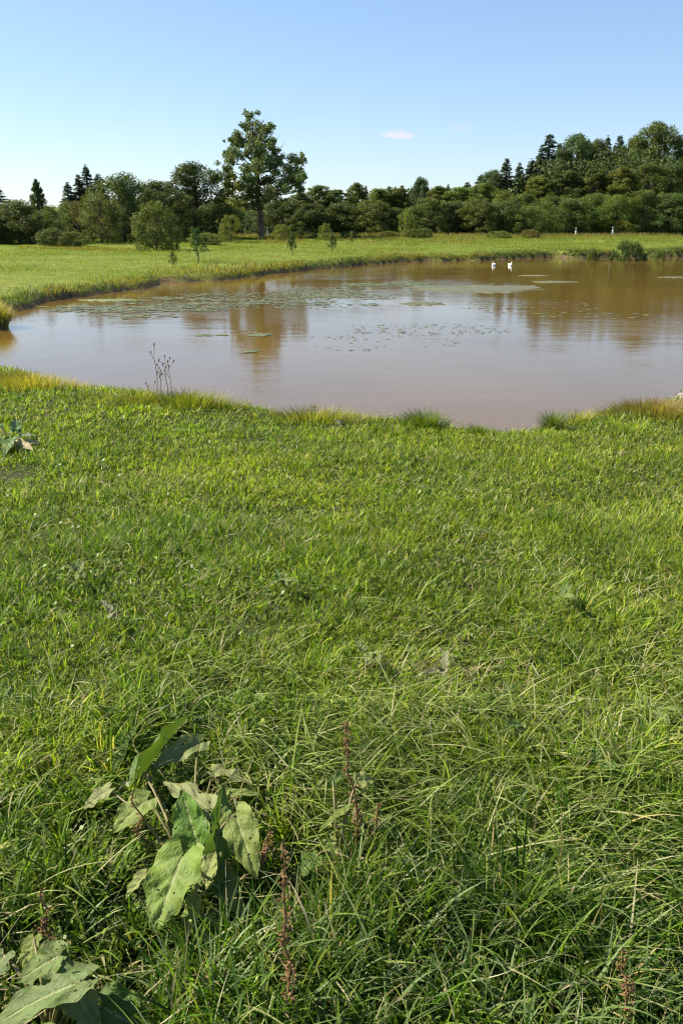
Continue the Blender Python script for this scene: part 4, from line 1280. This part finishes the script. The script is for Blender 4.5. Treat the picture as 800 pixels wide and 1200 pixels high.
def seed_stalk(b, tip, h, parent=None, origin=None, label=None, dens=1.0):
    """upright rusty stalk: b base pixel on the ground, tip pixel at height h"""
    A = P3(b[0], b[1], 0); B = P3(tip[0], tip[1], h)
    if origin is None:
        origin = A
        parent = thing('dock_stalk', tuple(A), label, 'seed stalk', 'rusty seed stalks in the grass')
    A = A - origin; B = B - origin
    g = random.Random(int(b[0] * 7 + b[1]))
    pth = [A.lerp(B, k / 8) + Vector((g.gauss(0, .006), g.gauss(0, .006), 0)) * (1 if 0 < k < 8 else 0) for k in range(9)]
    sv, sf = tube(pth, [.0038 - .00030 * k for k in range(9)], 6)
    st = mesh_np('stem', sv, sf, M_redstem, True, parent=parent)
    V_, F_, nv = [], [], 0
    L = (B - A).length
    whorls = int(L / .016)
    for wq in range(whorls):
        t = .22 + .78 * wq / whorls
        k = t * 8; i = min(int(k), 7); c = pth[i].lerp(pth[i + 1], k - i)
        cnt = int(g.choice([3, 9, 16, 22, 6]) * dens * (1.15 - t * .7))
        for _ in range(cnt):
            d = Vector((g.gauss(0, 1), g.gauss(0, 1), g.gauss(-.2, .7))).normalized()
            rr_ = g.uniform(.004, .019) * (1.2 - .6 * t)
            q = c + d * rr_; s = g.uniform(.0018, .0038)
            u = Vector((g.gauss(0, 1), g.gauss(0, 1), g.gauss(0, 1))).normalized(); w_ = d.cross(u).normalized(); e_ = d
            # little three-winged seed: an octahedron flattened
            pts = [q + e_ * s * 1.5, q + u * s, q + w_ * s, q - u * s, q - w_ * s, q - e_ * s * 1.2]
            V_ += [tuple(p_) for p_ in pts]
            for a, b_ in ((1, 2), (3, 4)):
                pass
            F_ += [(nv, nv + 1, nv + 5, nv + 2), (nv, nv + 3, nv + 5, nv + 4), (nv, nv + 2, nv + 5, nv + 3), (nv, nv + 4, nv + 5, nv + 1)]
            nv += 6
    mesh_np('seeds', np.array(V_), np.array(F_), M_seed, False, parent=parent)
    return parent
M_redstem = leafy('red_stem', rough=.6, spec=.25, trans=0, color=(.18, .10, .045), noise=30)

dock((225, 1040), [
    ((232, 872), .17, (172, 900), .17, 34, -.25, .45, .25, (.17, .20, .07)),
    ((168, 905), .14, (222, 828), .24, 44, -.9, .7, .1, DK),
    ((243, 948), .18, (188, 900), .20, 44, .2, .15, .3, GREYG),
    ((250, 905), .16, (302, 914), .15, 36, -.3, .25, .3, GREYG),
    ((232, 990), .12, (208, 918), .27, 50, -.6, .35, .2, (.11, .20, .03)),
    ((252, 1000), .12, (268, 908), .26, 40, .9, .3, .2, (.10, .18, .03)),
    ((276, 955), .20, (302, 1032), .13, 46, .25, .2, .35, PALE),
    ((215, 1002), .21, (172, 1100), .12, 72, .12, .18, .25, (.15, .215, .035)),
    ((172, 938), .19, (124, 976), .13, 44, -.1, .2, .3, PALE),
    ((128, 925), .15, (92, 948), .12, 30, .1, .2, .3, GREYG),
    ((238, 1008), .12, (262, 1050), .08, 46, .1, .2, .3, DK),
    ((232, 1052), .10, (214, 1100), .07, 30, .5, .3, .3, PALE),
    ((170, 1025), .16, (142, 1056), .12, 20, .2, .4, .2, YL),
    ((262, 930), .2, (312, 928), .22, 14, .2, .4, .2, PALE),
    ((240, 1035), .1, (252, 990), .16, 30, -.2, .4, .2, YL),
    ((150, 860), .1, (128, 905), .1, 22, .2, .3, .2, DK),
    ((250, 1020), .07, (290, 1078), .06, 36, .2, .2, .2, PALE),
], 'largest dock plant with broad pale and dark leaves, lower left of the grass', stalks=[((172, 1012), (157, 925), .26, 0)])
dock((60, 1215), [
    ((95, 1150), .2, (-35, 1200), .15, 62, .1, .2, .3, (.12, .165, .05)),
    ((70, 1120), .2, (10, 1150), .15, 46, -.15, .2, .3, (.12, .165, .045)),
    ((85, 1155), .18, (118, 1215), .12, 40, .3, .2, .3, (.13, .17, .06)),
    ((40, 1100), .12, (25, 1140), .1, 24, .2, .2, .3, PALE),
    ((5, 1120), .14, (-25, 1165), .12, 40, .2, .2, .3, (.14, .18, .07)),
    ((75, 1135), .1, (72, 1105), .15, 18, .2, .2, .3, (.10, .20, .03)),
    ((120, 1180), .1, (185, 1215), .08, 60, .2, .2, .3, DK),
], 'dock plant with wide dusty leaves in the bottom left corner')
dock((395, 1020), [
    ((408, 948), .2, (366, 976), .17, 15, .3, .5, .2, PALE),
    ((385, 985), .12, (392, 1015), .08, 22, .2, .2, .3, YL),
    ((418, 915), .22, (442, 912), .22, 22, .5, .2, .2, YL),
    ((390, 915), .2, (412, 898), .2, 12, .3, .2, .2, (.12, .18, .04)),
    ((440, 960), .14, (478, 985), .10, 34, .1, .2, .3, DK),
    ((370, 1005), .1, (340, 1030), .06, 36, .2, .2, .3, DK),
    ((455, 1020), .1, (485, 1000), .13, 26, .3, .2, .3, (.13, .17, .05)),
], 'small dock plant with narrow leaves round a tall brown seed stalk', stalks=[((420, 1012), (406, 838), .50, 0), ((436, 1000), (442, 940), .2, 0)])
dock((8, 520), [
    ((18, 505), .18, (20, 485), .30, 16, .4, .3, .2, GREEN),
    ((6, 512), .12, (-14, 522), .1, 20, .2, .2, .3, GREEN),
    ((14, 514), .14, (2, 530), .1, 18, .2, .2, .3, GREEN),
    ((24, 512), .12, (44, 508), .16, 14, .2, .3, .3, (.10, .16, .05)),
    ((20, 518), .1, (40, 524), .1, 14, .2, .2, .3, STRAW[0]),
    ((0, 502), .16, (-8, 488), .26, 14, .2, .2, .3, GREEN),
    ((30, 518), .08, (52, 518), .06, 12, .2, .2, .3, STRAW[2]),
    ((10, 508), .14, (26, 498), .24, 14, .2, .2, .3, DK),
    ((2, 516), .14, (-20, 508), .2, 14, .2, .2, .3, DK),
], 'bright green dock with withered leaves at the left edge, up the lawn')
for (b, tip, h, lab) in [
    ((338, 1215), (331, 985), .50, 'tallest curved rusty seed stalk right of the big dock leaves'),
    ((66, 1150), (48, 1040), .28, 'short seed stalk above the bottom left dock leaves'),
    ((736, 1215), (729, 1110), .28, 'reddish seed stalk alone near the bottom right corner'),
    ((300, 1030), (318, 975), .20, 'thin red seed stalk touching the right side of the big dock')]:
    seed_stalk(b, tip, h, label=lab)

# small broad-leaved weeds through the lawn
weeds = [(430, 790, 'seedling weed with pale leaves above the laid grass'), (610, 875, 'yellow-green three-leaved weed among laid grass'), (694, 928, 'single pale weed leaf right in the laid grass'),
         (520, 808, 'bleached leafy weed at the top of the laid swathe'), (762, 858, 'pale broad weed near the right picture edge'), (95, 690, 'small weed in the upper left lawn'),
         (330, 700, 'leafy weed in the middle of the lawn'), (560, 640, 'dark leafy weed in the upper middle lawn'), (135, 740, 'withered pale weed on the left lawn'), (655, 720, 'leafy weed in the right of the lawn')]
for k, (px, py, lab) in enumerate(weeds):
    r0 = P3(px, py, 0)
    t = thing('leafy_weed', tuple(r0), lab, 'weed', 'small weeds in the lawn')
    g = random.Random(k)
    for q in range(g.choice([4, 5, 6])):
        a = g.uniform(0, 6.28); d = Vector((math.cos(a), math.sin(a), 0))
        A = d * .02 + Vector((0, 0, .10)); B = d * g.uniform(.06, .11) + Vector((0, 0, g.uniform(.09, .15)))
        cl = (.24, .24, .13) if 'leached' in lab or 'ithered' in lab else g.choice([(.15, .2, .05), (.10, .17, .035), (.17, .21, .06)])
        v, f, uv, cc = leaf_surface(A, B, g.uniform(.03, .045), g.uniform(-.4, .4), .25, .3, cl, k * 10 + q, .8)
        mesh_np('leaf', v, f, M_dock, True, cc, parent=t, uv=uv)

# ------------------------------------------------------------------ dead thistle stems by the water
def thistle():
    c0 = unproj(189, 484, -.36); r0 = Vector((c0[0], c0[1], float(gz(c0[0], c0[1]))))
    t = thing('dead_thistle', tuple(r0), 'dead brown branching thistle stems standing at the water edge', 'dead plant')
    g = random.Random(3)
    for (dx, h, br) in [(-.015, .68, 5), (.08, .55, 4), (.02, .42, 3), (-.09, .22, 2), (.16, .5, 3)]:
        base = Vector((dx, g.uniform(-.04, .04), -.02)); top = base + Vector((g.uniform(-.05, .03), 0, h))
        T = Tubes(); T.add(bent(base, top, 0, 6, jitter=.012), [.0045, .004, .0038, .0034, .0026, .0016], 5)
        heads = [top]
        for b in range(br):
            s_ = base.lerp(top, g.uniform(.45, .92)); e_ = s_ + Vector((g.uniform(-.07, .07), g.uniform(-.05, .05), g.uniform(.03, .10)))
            T.add([s_, s_.lerp(e_, .5) + Vector((0, 0, -.01)), e_], [.003, .0025, .002], 4); heads.append(e_)
        o = T.build('stem', M_drystem, t)
        Hh = Tubes()
        for hh in heads:
            Hh.add([hh + Vector((0, 0, -.008)), hh, hh + Vector((0, 0, .01)), hh + Vector((0, 0, .022))], [.003, .007, .008, .003], 7)
        Hh.build('seed_heads', M_drystem, o)
thistle()

# ------------------------------------------------------------------ stones at the water's edge
M_stone = plain('stone', (.30, .24, .20), .9, .2, 12, .4)
for (px, py, s, lab) in [(799, 464, .07, 'small pinkish grey stone at the right picture edge above the reddish tuft'), (398, 497, .035, 'tiny dark stone on the middle of the near shore')]:
    q = unproj(px, py, -.30)
    g = np.random.default_rng(int(px))
    bpy.ops.mesh.primitive_ico_sphere_add(subdivisions=3, radius=1)
    o = bpy.context.object; o.name = 'stone'; o.data.name = 'stone'
    for v in o.data.vertices:
        k = 1 + .25 * math.sin(v.co.x * 2.3 + px) + .15 * math.sin(v.co.y * 4.1 + v.co.z * 3) + float(g.normal(0, .03))
        v.co = Vector((v.co.x * 1.3 * k, v.co.y * k, v.co.z * .7 * k)) * s
    for pgn in o.data.polygons: pgn.use_smooth = True
    o.location = (q[0], q[1], float(gz(q[0], q[1])) + s * .5)
    o.data.materials.append(M_stone)
    tag(o, lab, 'stone', 'stones on the near shore')
